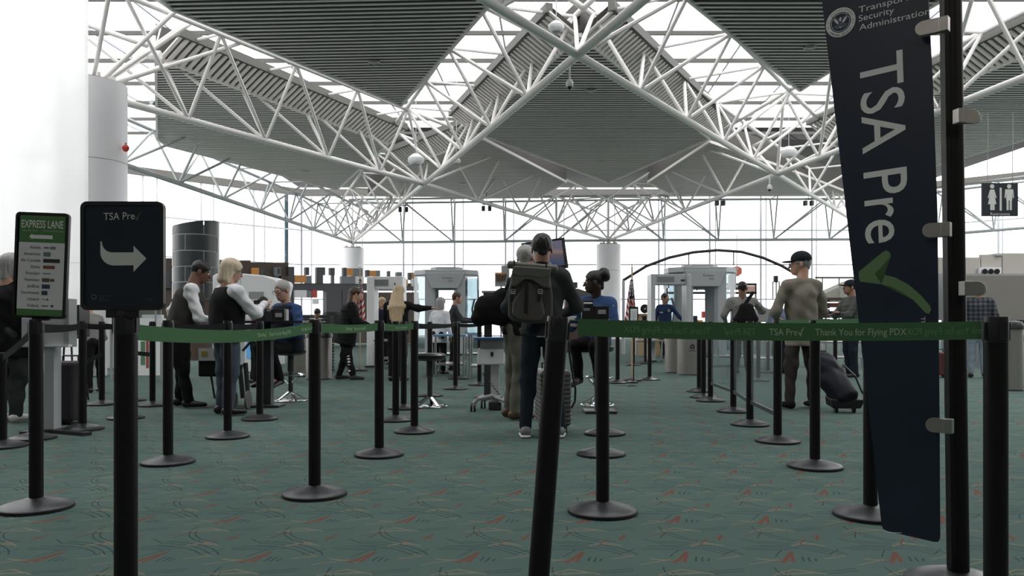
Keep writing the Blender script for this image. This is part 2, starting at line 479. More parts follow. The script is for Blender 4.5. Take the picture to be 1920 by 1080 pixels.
truss('white roof truss running from the big left column across to the middle', (XY(N0), XY(n_AB)), 5, lean=-1)
truss('white roof truss from the centre-left crossing down to the column behind the officer', (XY(n_AB), XY(F2)), 5, lean=1)
truss('white roof truss rising from the flag column to the centre-left crossing', (XY(F1), XY(n_AB)), 5, lean=-1)
truss('white roof truss climbing overhead from the centre-left crossing to the top node', (XY(n_AB), XY(n_BC)), 5, lean=-1)
truss('white roof truss from the top node going out of frame to the upper right', (XY(n_BC), XY(ext(n_AB, n_BC, 1.8))), 4, lean=-1)
truss('white roof truss from the top node going out of frame to the upper left', (XY(n_BC), XY(ext(n_CD, n_BC, 1.75))), 4, lean=-1)
truss('white roof truss falling from the top node to the right crossing', (XY(n_BC), XY(n_CD)), 5, lean=1)
truss('white roof truss from the right crossing down behind the navy banner', (XY(n_CD), XY(F3)), 5, lean=1)
truss('white roof truss from the officer column up to the right crossing', (XY(F2), XY(n_CD)), 5, lean=-1)
truss('white roof truss from the right crossing passing behind the banner to the right edge', (XY(n_CD), XY(ext(F2, n_CD, 1.75))), 6, lean=1)
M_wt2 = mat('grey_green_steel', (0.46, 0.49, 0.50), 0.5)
LP = Hh(228, 307, HC)
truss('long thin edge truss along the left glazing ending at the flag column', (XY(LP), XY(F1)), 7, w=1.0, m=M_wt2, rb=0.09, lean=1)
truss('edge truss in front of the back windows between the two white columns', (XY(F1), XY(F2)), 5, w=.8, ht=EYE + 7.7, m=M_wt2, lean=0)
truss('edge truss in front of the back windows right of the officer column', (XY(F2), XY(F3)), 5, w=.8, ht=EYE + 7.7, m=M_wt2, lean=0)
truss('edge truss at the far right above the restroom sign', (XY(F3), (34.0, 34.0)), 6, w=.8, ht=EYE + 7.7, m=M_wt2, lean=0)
# fan of struts over the big left column, and tree struts at the far column heads
def fan(label, c, targets, r=0.05):
    t = thing('strut_fan', label, 'struts', tuple(c))
    for q in targets: MB().tube((0, 0, 0.05), Vector(q) - c, r, n=8).build('strut', M_white, t)
    return t
fan('fan of white struts spreading up from the big left column', N0,
    [N0 + Vector(q) for q in ((1.6, 1.2, 2.0), (1.9, .3, 2.1), (.5, 2.6, 2.0), (1.2, 3.2, 2.0), (2.6, 2.4, 2.0), (-.1, -2.5, 2.0), (-1.6, .6, 2.0), (1.3, -1.6, 2.0), (2.2, 1.6, 2.6))])
fan('cluster of struts spreading up over the flag column', F1,
    [F1 + Vector(q) for q in ((-2.6, -2, 2.4), (-1.2, -3, 2.4), (0, -3, 2.5), (1.3, -3.5, 2.5), (-.6, 0, 2.6), (.8, -1, 2.6), (3.2, -3, 2.4), (2.2, -1, 2.4))], .06)
fan('cluster of struts spreading up over the column behind the officer', F2,
    [F2 + Vector(q) for q in ((-2.3, -.5, 2.6), (-2.0, .5, 2.6), (0, 0, 2.6), (2.3, -.5, 2.6), (2.0, .5, 2.6))], .06)
# big vertical pipe and joining beams in the skylight strips
def bar_thing(label, a, b, w=.16, h=.22, m=M_gutter, name='roof_beam'):
    o = MB().bar((0, 0, 0), Vector(b) - Vector(a), w, h).build(name, m, loc=Vector(a)); tag(o, label, 'beam'); return o

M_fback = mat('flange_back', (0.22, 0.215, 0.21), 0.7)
# ------------------------------------------------------------------ louvred ceiling panels
def inner_rows(poly, step, ang=0.0):
    ca, sa = math.cos(ang), math.sin(ang)
    pr = [(p[0] * ca + p[1] * sa, -p[0] * sa + p[1] * ca) for p in poly]
    y0, y1 = min(p[1] for p in pr), max(p[1] for p in pr); out = []
    y = math.ceil(y0 / step) * step
    while y < y1:
        xs = []
        for (ax, ay), (bx, by) in zip(pr, pr[1:] + pr[:1]):
            if (ay <= y) != (by <= y): xs.append(ax + (bx - ax) * (y - ay) / (by - ay))
        xs.sort()
        if len(xs) >= 2:
            a, b = xs[0], xs[-1]
            out.append(((a * ca - y * sa, a * sa + y * ca), (b * ca - y * sa, b * sa + y * ca)))
        y += step
    return out
def panel(label, corners, z=HP, ang=0.0, flanges=(), step=0.215, back=True, fw=.75, fh=.5):
    """corners: pixels of the face; a louvred tray with sloping slatted flanges along the edges listed"""
    P = [Hh(px, py, z) for px, py in corners]
    c = sum(P, Vector()) / len(P)
    t = thing('ceiling_panel', label, 'ceiling panel', (c.x, c.y, z))
    pl = [((p - c).x, (p - c).y) for p in P]
    area = sum(a[0] * b[1] - b[0] * a[1] for a, b in zip(pl, pl[1:] + pl[:1]))
    if area < 0:                                  # keep counter-clockwise; remap flange indices
        n = len(pl); pl = pl[::-1]; flanges = [(n - 2 - i) % n for i in flanges]
    mb = MB()
    for a, b in inner_rows(pl, step, ang): mb.bar((*a, 0.02), (*b, 0.02), .080, .012)
    mb.build('louvre_slats', M_slat, t, kind='stuff')
    n = len(pl)
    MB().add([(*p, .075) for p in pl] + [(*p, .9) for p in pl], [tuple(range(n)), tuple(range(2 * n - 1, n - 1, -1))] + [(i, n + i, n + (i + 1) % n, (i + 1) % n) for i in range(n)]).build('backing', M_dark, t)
    mb = MB()
    for a, b in zip(pl, pl[1:] + pl[:1]): mb.bar((*a, .05), (*b, .05), .07, .10)
    mb.build('edge_frame', M_slat, t)
    for i in flanges:
        a, b = Vector((*pl[i], 0)), Vector((*pl[(i + 1) % n], 0)); d = (b - a); Ln = d.length; d.normalize()
        nn = Vector((d.y, -d.x, 0)); up = nn * fw + Vector((0, 0, fh))
        mb = MB(); s = .1; sk = d * .25
        while s < Ln:
            q = a + d * s; mb.bar(q, q + up + sk * 0, .11, .04, up=up.cross(d)); s += step
        mb.build('flange_slats', M_slat, t, kind='stuff')
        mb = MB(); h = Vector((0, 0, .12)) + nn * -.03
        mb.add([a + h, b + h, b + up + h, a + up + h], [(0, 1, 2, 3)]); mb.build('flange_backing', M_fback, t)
        MB().bar(a + up + Vector((0, 0, .08)), b + up + Vector((0, 0, .08)), .16, .22).build('gutter', M_gutter, t)
    return t
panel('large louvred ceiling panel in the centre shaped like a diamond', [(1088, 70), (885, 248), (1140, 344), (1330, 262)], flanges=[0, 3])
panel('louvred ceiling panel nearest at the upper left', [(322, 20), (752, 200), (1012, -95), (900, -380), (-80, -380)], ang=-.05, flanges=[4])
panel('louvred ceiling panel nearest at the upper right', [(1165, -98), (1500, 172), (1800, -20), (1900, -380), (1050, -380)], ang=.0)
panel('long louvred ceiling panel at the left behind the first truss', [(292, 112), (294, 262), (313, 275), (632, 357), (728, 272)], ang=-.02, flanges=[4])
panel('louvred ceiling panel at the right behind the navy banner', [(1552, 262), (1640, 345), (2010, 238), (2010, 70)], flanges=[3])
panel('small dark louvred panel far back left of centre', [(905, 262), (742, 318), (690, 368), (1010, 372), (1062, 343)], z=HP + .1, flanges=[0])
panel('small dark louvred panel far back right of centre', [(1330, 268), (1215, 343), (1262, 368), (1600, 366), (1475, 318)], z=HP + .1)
# dark roof deck over the far bay and over the hall behind the camera
MB().add([(-14, 36, 9.9), (26, 36, 9.9), (26, 52, 9.9), (-14, 52, 9.9)], [(0, 1, 2, 3)]).build('ceiling_far', M_deck, kind='structure')
MB().add([(-20, -12, 9.0), (24, -12, 9.0), (24, 5, 9.0), (-20, 5, 9.0)], [(0, 1, 2, 3)]).build('ceiling_near', M_deck, kind='structure')
# skylight glazing with its purlins and glazing bars
sk = bpy.data.objects.new('window_4', None); COL.objects.link(sk); sk['kind'] = 'structure'
y = 6.0
while y < 35.5:
    MB().bar((-19, y, 9.35), (24, y, 9.35), .07, .12).build('purlin', M_gutter, sk)
    MB().add([(-19, y + .1, 9.6), (24, y + .1, 9.6), (24, y + 2.3, 9.6), (-19, y + 2.3, 9.6)], [(0, 1, 2, 3)]).build('pane', M_glass, sk)
    y += 2.4
for k in range(18):
    x = -18 + k * 2.4
    MB().bar((x, 5.6, 9.5), (x + 1.6, 36, 9.5), .05, .08).build('glazing_bar', M_mull, sk)
# spots set into the louvres
def spot(px, py, label):
    p = Hh(px, py, HP - .02); t = thing('recessed_spotlight', label, 'light', tuple(p))
    MB().lathe([(.13, 0), (.15, -.01), (.15, .03), (.11, .05)], n=18).build('trim_ring', M_steel, t)
    MB().lathe([(.09, -.006), (.10, .0), (.05, .04)], n=14).build('lens', M_greyp, t)
for a in ((702, 118, 'spotlight in the near left louvred panel'), (1108, 171, 'upper spotlight in the central diamond panel'), (1128, 303, 'lower spotlight in the central diamond panel'),
          (1519, 90, 'spotlight in the near right louvred panel beside the banner'), (572, 321, 'spotlight low in the long left panel'), (868, 345, 'spotlight in the far back left panel')): spot(*a)
# ------------------------------------------------------------------ bodies grown from distance fields
def _el(P, pr):
    _, a, b, ra, rb, right = pr
    a = np.array(a, float); b = np.array(b, float); right = np.array(right, float)
    ab = b - a; L = max(np.linalg.norm(ab), 1e-5); w = ab / L
    u = right - right.dot(w) * w
    if np.linalg.norm(u) < 1e-4: u = np.array([0, 1.0, 0]) - w[1] * w
    u /= np.linalg.norm(u); v = np.cross(w, u)
    X, Y, Z = P
    dx, dy, dz = X - a[0], Y - a[1], Z - a[2]
    t = dx * w[0] + dy * w[1] + dz * w[2]; tc = np.clip(t / L, 0, 1)
    pu = dx * u[0] + dy * u[1] + dz * u[2]; pv = dx * v[0] + dy * v[1] + dz * v[2]; pw = t - tc * L
    rx = ra[0] + (rb[0] - ra[0]) * tc; ry = ra[1] + (rb[1] - ra[1]) * tc
    rw = np.where(t < 0, ra[2] if len(ra) > 2 else min(ra[0], ra[1]), rb[2] if len(rb) > 2 else min(rb[0], rb[1]))
    k = np.sqrt((pu / rx) ** 2 + (pv / ry) ** 2 + (pw / rw) ** 2)
    return (k - 1) * np.minimum(np.minimum(rx, ry), rw)
def cap(a, b, r0, r1=None, right=(1, 0, 0)):
    r1 = r0 if r1 is None else r1
    f = lambda r: (r, r) if isinstance(r, (int, float)) else r
    return ('+', a, b, f(r0), f(r1), right)
HS = 1.0
def ell(c, r, right=(1, 0, 0), up=(0, 0, 1)):
    r = [q * HS for q in r]
    c = np.array(c, float); u = np.array(up, float) * 1e-3
    return ('+', tuple(c - u), tuple(c + u), (r[0], r[1], r[2]), (r[0], r[1], r[2]), right)
def cut(p): return ('-',) + p[1:]
def field(prims, h, k=0.02, noise=None, planes=()):
    pos = [p for p in prims if p[0] == '+']
    pts = []
    for p in pos:
        r = max(max(p[3]), max(p[4])) + 2.5 * h
        for q in (p[1], p[2]): pts += [np.array(q) - r, np.array(q) + r]
    lo = np.min(pts, 0); hi = np.max(pts, 0)
    n = np.ceil((hi - lo) / h).astype(int) + 1
    ax = [lo[i] + np.arange(n[i]) * h for i in range(3)]
    V = np.full(n, 0.3)
    for p in prims:
        r = max(max(p[3]), max(p[4])) + k + 3 * h
        a = np.array(p[1]); b = np.array(p[2]); l2 = np.minimum(a, b) - r; h2 = np.maximum(a, b) + r
        sl = tuple(slice(max(0, int((l2[i] - lo[i]) / h)), min(n[i], int((h2[i] - lo[i]) / h) + 2)) for i in range(3))
        if any(s.stop <= s.start for s in sl): continue
        X = ax[0][sl[0]][:, None, None]; Y = ax[1][sl[1]][None, :, None]; Z = ax[2][sl[2]][None, None, :]
        d = _el((X, Y, Z), p); cur = V[sl]
        if p[0] == '+':
            m = np.clip(0.5 + 0.5 * (cur - d) / k, 0, 1); V[sl] = cur * (1 - m) + d * m - k * m * (1 - m)
        else:
            kk = k * .5; m = np.clip(0.5 - 0.5 * (cur + d) / kk, 0, 1); V[sl] = cur * (1 - m) - d * m + kk * m * (1 - m)
    X = ax[0][:, None, None]; Y = ax[1][None, :, None]; Z = ax[2][None, None, :]
    if noise: V = V + noise(X, Y, Z)
    for (pt, nn) in planes:          # keep the side the normal points away from
        V = np.maximum(V, (X - pt[0]) * nn[0] + (Y - pt[1]) * nn[1] + (Z - pt[2]) * nn[2])
    return V, lo
def nets(V, lo, h):
    n = np.array(V.shape); S = V < 0
    pos = np.zeros(tuple(n - 1) + (3,)); cnt = np.zeros(tuple(n - 1)); quads = []
    ids = []
    for ax in range(3):
        o1, o2 = (ax + 1) % 3, (ax + 2) % 3
        s0 = [slice(None)] * 3; s1 = [slice(None)] * 3
        s0[ax] = slice(0, n[ax] - 1); s1[ax] = slice(1, n[ax])
        A = V[tuple(s0)]; B = V[tuple(s1)]
        cr = (A < 0) != (B < 0)
        I = np.argwhere(cr)
        ok = (I[:, o1] > 0) & (I[:, o2] > 0) & (I[:, o1] < n[o1] - 1) & (I[:, o2] < n[o2] - 1)
        I = I[ok]
        if not len(I): continue
        a = A[tuple(I.T)]; b = B[tuple(I.T)]; t = a / (a - b)
        pt = I.astype(float); pt[:, ax] += t
        cells = []
        for d1, d2 in ((0, 0), (1, 0), (1, 1), (0, 1)):
            c = I.copy(); c[:, o1] -= d1; c[:, o2] -= d2
            np.add.at(pos, tuple(c.T), pt); np.add.at(cnt, tuple(c.T), 1); cells.append(c)
        ids.append((cells, a < 0))
    idx = -np.ones(cnt.shape, int); m = cnt > 0; idx[m] = np.arange(m.sum())
    vs = lo + (pos[m] / cnt[m][:, None]) * h
    for cells, neg in ids:
        q = np.stack([idx[tuple(c.T)] for c in cells], 1)
        q[~neg] = q[~neg][:, ::-1]
        quads.append(q)
    return vs, (np.concatenate(quads) if quads else np.zeros((0, 4), int))
def blob(name, parts, m, parent, s=1.0, label=None):
    """parts: list of (prims, h, k, noise, planes) joined into one mesh"""
    vs, fs, o = [], [], 0
    for pr in parts:
        prims, h, k = pr[:3]; nz = pr[3] if len(pr) > 3 else None; pl = pr[4] if len(pr) > 4 else ()
        V, lo = field(prims, h, k, nz, pl); v, f = nets(V, lo, h)
        vs.append(v * s); fs.append(f + o); o += len(v)
    vs = np.concatenate(vs); fs = np.concatenate(fs)
    me = bpy.data.meshes.new(name)
    me.vertices.add(len(vs)); me.vertices.foreach_set('co', vs.ravel())
    me.loops.add(fs.size); me.loops.foreach_set('vertex_index', fs.ravel())
    me.polygons.add(len(fs)); me.polygons.foreach_set('loop_start', np.arange(0, fs.size, 4)); me.polygons.foreach_set('loop_total', np.full(len(fs), 4))
    me.polygons.foreach_set('use_smooth', np.ones(len(fs), bool))
    me.update(calc_edges=True); me.validate()
    me.materials.append(m)
    ob = bpy.data.objects.new(name, me); COL.objects.link(ob); ob.parent = parent
    if label: ob['label'] = label
    return ob
def folds(amp, sx=0.0):
    def f(X, Y, Z):
        return amp * (.8 * np.sin(16 * X + 3 * np.sin(5 * Z + sx) + 8 * Y) + .5 * np.sin(33 * X - 10 * Z + 2 * np.sin(9 * Z + sx) + 20 * Y) + .35 * np.sin(38 * Z + 24 * X + 3 * np.sin(14 * Y + sx)))
    return f
def puff(X, Y, Z): return -0.007 * np.abs(np.sin(Z * 42 + X * 2)) + 0.004
V3 = lambda *a: np.array(a, float)
def rotz(v, a): c, s = math.cos(a), math.sin(a); return V3(v[0] * c - v[1] * s, v[0] * s + v[1] * c, v[2])
def rotx(v, a): c, s = math.cos(a), math.sin(a); return V3(v[0], v[1] * c - v[2] * s, v[1] * s + v[2] * c)

SKIN = {'light': mat('skin_light', (0.52, 0.30, 0.22), 0.55, noise=.06), 'tan': mat('skin_tan', (0.30, 0.16, 0.105), 0.55, noise=.06),
        'brown': mat('skin_brown', (0.17, 0.085, 0.055), 0.55, noise=.06), 'dark': mat('skin_dark', (0.045, 0.024, 0.018), 0.45, noise=.06)}
M_eye = mat('eye_white', (0.7, 0.7, 0.68), 0.2); M_lens = mat('spectacle_frame', (0.05, 0.04, 0.05), 0.3)

def hand(prims, w, d, side, hold=0.35):
    """five unequal fingers from wrist w along d"""
    d = d / np.linalg.norm(d); r = np.cross(d, V3(0, 0, 1))
    if np.linalg.norm(r) < .2: r = V3(0, 1, 0)
    r /= np.linalg.norm(r); nrm = np.cross(r, d)
    pc = w + d * .05
    prims.append(cap(w, w + d * .075, (.030, .016), (.040, .015), tuple(r)))
    for i, L in enumerate((.068, .078, .073, .056)):
        o = w + d * .085 + r * (.030 - .020 * i) * side
        k1 = o + d * L * .5 - nrm * L * .1; k2 = k1 + (d * (1 - hold) - nrm * hold) * L * .55
        prims.append(cap(o - d * .02, k1, .0095, .0085)); prims.append(cap(k1, k2, .0085, .0072))
    o = w + d * .025 + r * .030 * side; k1 = o + (d * .6 + r * side * .7) * .045; k2 = k1 + d * .035
    prims.append(cap(o, k1, .013, .011)); prims.append(cap(k1, k2, .0105, .009))

def person(label, loc, rz, H=1.75, skin='light', yaw=0.0, nod=0.0, lean=0.0, seat=None, el=None, wr=None, kn=None, an=None, top=None, top_m=None, sleeve_m=None,
           hem=.86, leg_m=None, shoe_m=None, hair=None, hair_m=None, hat_m=None, build=1.0, res=.016, noise=.004, glasses=False, puffer=False, face=True, roll=0, extra=None, headfwd=0.0, hw=1.0):
    """local frame: +Y forward, +X right; all joints for a 1.75 m body"""
    s = H / 1.75
    t = thing('person', label, 'person', loc, rz)
    dz = 0.0 if seat is None else (seat + .06) / s - .95
    O = V3(0, 0, dz)
    pel = V3(0, 0, .95) + O
    def up(v):                      # upper body leans about the pelvis
        return rotx(V3(*v) - V3(0, 0, .95), -lean) + pel
    b = build
    chest, neck0, neck1 = up((0, 0, 1.28)), up((0, -.01, 1.42)), up((0, .015 + headfwd, 1.52))
    sh = {1: up((.182 * b, 0, 1.385)), -1: up((-.182 * b, 0, 1.385))}
    el = el or {}; wr = wr or {}; kn = kn or {}; an = an or {}
    E = {}; W = {}; K = {}; A = {}
    for sd in (1, -1):
        E[sd] = up((sd * .25 * b, -.02, 1.12)) if sd not in el else V3(*el[sd]) + O
        W[sd] = up((sd * .26 * b, .05, .87)) if sd not in wr else V3(*wr[sd]) + O
        if seat is None:
            K[sd] = V3(sd * .10, .02, .50) if sd not in kn else V3(*kn[sd])
            A[sd] = V3(sd * .11, -.02, .09) if sd not in an else V3(*an[sd])
        else:
            K[sd] = pel + V3(sd * .12, .40, -.06) if sd not in kn else V3(*kn[sd])
            A[sd] = K[sd] + V3(0, -.12, -.38) if sd not in an else V3(*an[sd])
    hc = up((0, .03 + headfwd, 1.635))
    def hp(v):
        v = rotx(V3(*v), nod); v = rotz(v, yaw); return v * 1.08 + hc
    rt = tuple(rotz(V3(1, 0, 0), yaw)); upv = tuple(hp((0, 0, 1)) - hc)
    global HS; HS = 1.08
    hd = [ell(hp((0, -.012, .035)), (.077, .096, .084), rt, upv), ell(hp((0, .022, -.03)), (.060, .072, .088), rt, upv), ell(hp((0, .045, -.088)), (.040, .046, .030), rt, upv),
          cap(hp((0, -.03, -.05)), neck0, .057 * b, .062 * b)]
    if face:
        hd += [cap(hp((0, .090, .005)), hp((0, .112, -.034)), .007, .013), cap(hp((-.035, .082, .022)), hp((.035, .082, .022)), .009), ell(hp((0, .092, -.062)), (.022, .010, .009), rt, upv),
               ell(hp((.079, -.006, -.012)), (.009, .020, .031), rt, upv), ell(hp((-.079, -.006, -.012)), (.009, .020, .031), rt, upv),
               cut(ell(hp((.030, .102, .002)), (.017, .016, .012), rt, upv)), cut(ell(hp((-.030, .102, .002)), (.017, .016, .012), rt, upv))]
    HS = 1.0
    body = [cap(pel, chest, (.135 * b, .09 * b), (.155 * b, .10 * b)), cap(sh[-1] * .85 + sh[1] * .15, sh[1] * .85 + sh[-1] * .15, .05), cap(neck0 - V3(0, 0, .06), neck0, .07, .05)]
    for sd in (1, -1):
        body += [cap(sh[sd], E[sd], .045, .037), cap(E[sd], W[sd], .037, .026), cap(pel + V3(sd * .085, 0, -.04), K[sd], .075, .052), cap(K[sd], A[sd], .050, .036), cap(A[sd] - V3(0, 0, .02), A[sd] + V3(0, .12, -.05), .03, .025)]
    hands = []
    for sd in (1, -1): hand(hands, W[sd], W[sd] - E[sd] + V3(0, .0, -.02), -sd)
    hr = min(res * .55, .009)
    blob('body', [(body, max(res * 1.3, .02), .03), (hd, hr, .012), (hands, .0065 if res < .02 else .009, .006)], SKIN[skin], t, s)
    if face and res < .024:
        for sx in (.030, -.030):
            mb = MB(); mb.ell([v * s for v in hp((sx, .083, .002))], (.0125 * s,) * 3, 10, 6); mb.build('eye', M_eye, t)
            mb = MB(); mb.ell([v * s for v in hp((sx, .092, .002))], (.0055 * s,) * 3, 8, 5); mb.build('iris', M_blackp, t)
    if glasses:
        mb = MB()
        for sx in (.031, -.031):
            pts = [Vector(hp((sx + .024 * math.cos(q), .106, .0 + .018 * math.sin(q)))) * s for q in np.linspace(0, 2 * PI, 13)]
            mb.path(pts, .0022 * s, 5)
            mb.tube(Vector(hp((math.copysign(.054, sx), .104, .004))) * s, Vector(hp((math.copysign(.082, sx), .0, .006))) * s, .002 * s, n=5)
        mb.tube(Vector(hp((-.008, .108, .004))) * s, Vector(hp((.008, .108, .004))) * s, .002 * s, n=5)
        mb.build('spectacles', M_lens, t)
    # clothes
    nz = puff if puffer else folds(noise, loc[0])
    torso = [cap(pel + V3(0, 0, hem - .95), chest, (.174 * b, .130 * b), (.178 * b, .122 * b)), cap(sh[-1] * .85 + sh[1] * .15 - V3(0, 0, .02), sh[1] * .85 + sh[-1] * .15 - V3(0, 0, .02), .072 * b), cap(chest, neck0, (.15 * b, .10 * b), (.085, .066))] + [cap(neck0 + V3(0, 0, .015), sh[q] * .8 + neck0 * .2 + V3(0, 0, .012), .052, .060) for q in (1, -1)]
    arms = []
    for sd in (1, -1): arms += [cap(sh[sd], E[sd], .064 * b, .053 * b), cap(E[sd], W[sd], .052 * b, .040)]
    tdir = neck0 - pel; tdir /= np.linalg.norm(tdir)
    hemp = pel + tdir * (hem - .95); waist = (tuple(hemp), tuple(-tdir))
    neckp = (tuple(neck0 + tdir * .055), tuple(tdir))
    if sleeve_m:
        blob('shirt', [(arms + torso, res * .85, .03, lambda X, Y, Z: folds(noise, 2)(X, Y, Z) + .005 * np.sin(60 * Z + 25 * Y + 2.5 * np.sin(22 * X)) * np.sin(19 * Y + 13 * X + 6 * Z), (waist, neckp))], sleeve_m, t, s)
        vt = [(p[0], p[1], p[2], tuple(q + .028 for q in p[3]), tuple(q + .028 for q in p[4]), p[5]) for p in (torso[0], torso[2])] + [cap(sh[-1] * .82 + sh[1] * .18, sh[1] * .82 + sh[-1] * .18, .080 * b)]
        blob('vest', [(vt, res, .03, folds(noise * .5, 1), ((tuple(hemp - tdir * .03), tuple(-tdir)), (tuple(neck0 + tdir * .02), tuple(tdir))))], top_m, t, s)
    else:
        blob('jacket', [(arms + torso, res, .035, nz, (waist, neckp))], top_m, t, s)
    legs = [cap(pel + V3(-.05, 0, -.02), pel + V3(.05, 0, -.02), (.125 * b, .112 * b))]
    for sd in (1, -1): legs += [cap(pel + V3(sd * .082, 0, -.05), K[sd], (.090 * b, .095 * b), .068 * b), cap(K[sd], A[sd] + V3(0, 0, .0), .066 * b, .056)]
    blob('trousers', [(legs, res, .02, folds(noise * 1.2, 4), ((tuple(V3(0, 0, min(A[1][2], A[-1][2]) - .045)), (0, 0, -1)),))], leg_m, t, s)
    for sd in (1, -1):
        f = V3(0, 1, 0) if seat is None else V3(sd * .15, 1, -.25)
        f = rotz(f / np.linalg.norm(f), sd * -.15)
        a0 = A[sd] + V3(0, -.03, -.035); a1 = A[sd] + f * .16 + V3(0, 0, -.048)
        z0 = min(a0[2], a1[2]) - .04
        blob('shoe', [([cap(a0, a1, (.043, .045, .045), (.044, .030, .05)), cap(A[sd], a0, .045, .042)], max(res * .8, .012), .02, None, ((tuple(V3(0, 0, z0)), (0, 0, -1)),) if seat is None else ())], shoe_m or M_blackp, t, s)
    HS = 1.08
    if hair:
        hr2 = min(res * .7, .012); mb = []
        front = cut(ell(hp((0, .088, -.045)), (.075, .075, .092), rt, upv))
        if hair == 'short': mb = [ell(hp((0, -.014, .038)), (.083, .101, .087), rt, upv), cap(hp((0, -.055, -.01)), hp((0, -.06, -.035)), .055, .045), front]
        if hair == 'bob': mb = [ell(hp((0, -.014, .04)), (.096, .110, .092), rt, upv), cap(hp((.045, -.03, -.02)), hp((.06, -.025, -.11)), .055, .045), cap(hp((-.045, -.03, -.02)), hp((-.06, -.025, -.11)), .055, .045), cap(hp((0, -.05, 0)), hp((0, -.065, -.11)), .08, .06), front]
        if hair == 'long': mb = [ell(hp((0, -.014, .04)), (.095, .110, .090), rt, upv), cap(hp((0, -.07, 0)), hp((.02, -.14, -.28)), (.100 * hw, .055), (.155 * hw, .055)), cap(hp((.02, -.14, -.26)), hp((.04, -.16, -.52)), (.150 * hw, .055), (.10 * hw, .03)), front]
        if hair == 'bun': mb = [ell(hp((0, -.014, .045)), (.084, .102, .088), rt, upv), ell(hp((0, -.115, .085)), (.080, .070, .072), rt, upv), ell(hp((.03, -.14, .055)), (.05, .05, .05), rt, upv), cap(hp((0, -.08, -.02)), hp((0, -.085, -.06)), .04, .03), front]
        strands = (lambda X, Y, Z: .004 * np.sin(160 * X + 90 * Y)) if hair in ('long', 'bob') else (lambda X, Y, Z: .003 * np.sin(120 * X) * np.sin(110 * Y + 60 * Z))
        blob('hair', [(mb, hr2, .02, strands)], hair_m, t, s)
    if hat_m:
        mb = [ell(hp((0, -.012, .052)), (.088, .106, .086), rt, upv), cut(ell(hp((0, 0, -.06)), (.2, .2, .085), rt, upv))]
        blob('cap_crown', [(mb, .009, .008)], hat_m, t, s)
        blob('cap_brim', [([cap(hp((-.045, .085, .034)), hp((.045, .085, .034)), (.05, .07, .03), None, rt) if 0 else ell(hp((0, .115, .028)), (.072, .070, .010), rt, upv)], .007, .008)], hat_m, t, s)
    HS = 1.0
    if extra: extra(t, s, hp, up, dict(E=E, W=W, K=K, A=A, sh=sh, chest=chest, pel=pel, neck=neck0))
    return t
# ------------------------------------------------------------------ belt posts
def post_parts(t, h=0.99, r=0.034, base=True, m=None):
    m = m or M_post
    if base:
        MB().lathe([(.178, 0), (.180, .006), (.178, .016), (.172, .019)], n=40).build('base_rim', M_rubber, t)
        MB().lathe([(.174, .017), (.168, .022), (.12, .037), (.07, .050), (.046, .056), (.040, .060)], n=40).build('base', M_base, t)
    MB().lathe([(r, .03 if base else 0.0), (r, h - .075)], n=24).build('post', m, t)
    MB().lathe([(r + .0015, h - .080), (r + .0015, h - .006), (r, h)], n=24).build('belt_head', M_blackp, t)
    for k in range(4): MB().box(((r + .001) * math.cos(k * PI / 2), (r + .001) * math.sin(k * PI / 2), h - .045), (.006, .024, .056), k * PI / 2).build('belt_slot', M_blackp, t)
_proto = {}
def post(label, px, yb=None, Y=None, h=.99, group=None, rz=0.0):
    if Y is None: Y = G(px, yb).y + .178
    x = GX(px, Y, 0.0)
    if h not in _proto:
        t = thing('belt_post', label, 'post', (x, Y, 0), rz); post_parts(t, h); _proto[h] = t
    else: t = dup(_proto[h], label, (x, Y, 0), rz)
    if group: t['group'] = group
    return Vector((x, Y, 0))
GP = 'belt posts of the queue lanes'
P = {}
P['s1'] = post('black belt post carrying the green and white lane sign', 68, 969, group=GP)
P['l3'] = post('black belt post standing in front of the man in a dark vest', 315, 877, group=GP)
P['l4'] = post('black belt post in front of the blonde woman wearing jeans', 427, 826, group=GP)
P['l5'] = post('black belt post left of the seated officer, beside the wheelchair', 487, 791, group=GP)
P['l6'] = post('nearest belt post of the left lane, where the long green belt ends', 590, 942, group=GP)
P['l7'] = post('second belt post of the left lane, between two green belts', 711, 862, group=GP)
P['l8'] = post('belt post in front of the long-haired woman, second behind the lane end', 742, 793, group=GP)
P['l9'] = post('belt post where the last green belt meets the black belt', 777, 816, group=GP)
P['l10'] = post('thin far belt post just right of the long-haired woman', 757, 770, group=GP)
P['l11'] = post('belt post directly behind the empty black stool', 806, 745, group=GP)
P['l12'] = post('belt post right of the empty stool holding the black belt', 854, 732, group=GP)
P['l13'] = post('farther belt post close behind the one right of the stool', 859, 712, group=GP)
P['l14'] = post('belt post left of the white scanner cart', 899, 724, group=GP)
P['c1'] = post('nearest upright belt post in the centre with a wide shining base', 1130, 977, group=GP)
P['c2'] = post('second centre belt post, mostly hidden behind the nearest one', 1127, 861, group=GP)
P['c3'] = post('third centre belt post, its base peeping out right of the nearest one', 1134, 820, group=GP)
P['c4'] = post('belt post right of the seated officer with the hair bun', 1158, 720, group=GP)
P['c5'] = post('small far belt post in front of the pale wooden counter', 1188, 686, group=GP)
P['c6'] = post('belt post on open carpet left of the standing officer', 1218, 714, group=GP)
P['c7'] = post('farthest small belt post left of the standing officer', 1210, 683, group=GP)
P['r1'] = post('belt post with shining base in front of the man in the tan jacket', 1528, 886, group=GP)
P['r2'] = post('belt post left of the man in the tan jacket', 1458, 835, group=GP)
P['r3'] = post('third post of the right lane, between two barrier glasses', 1406, 802, group=GP)
P['r4'] = post('fourth post of the right lane, between two barrier glasses', 1375, 776, group=GP)
P['r5'] = post('fifth post of the right lane at the start of the barrier glass', 1332, 755, group=GP)
P['r6'] = post('sixth post of the right lane beside the steel bins', 1319, 748, group=GP)
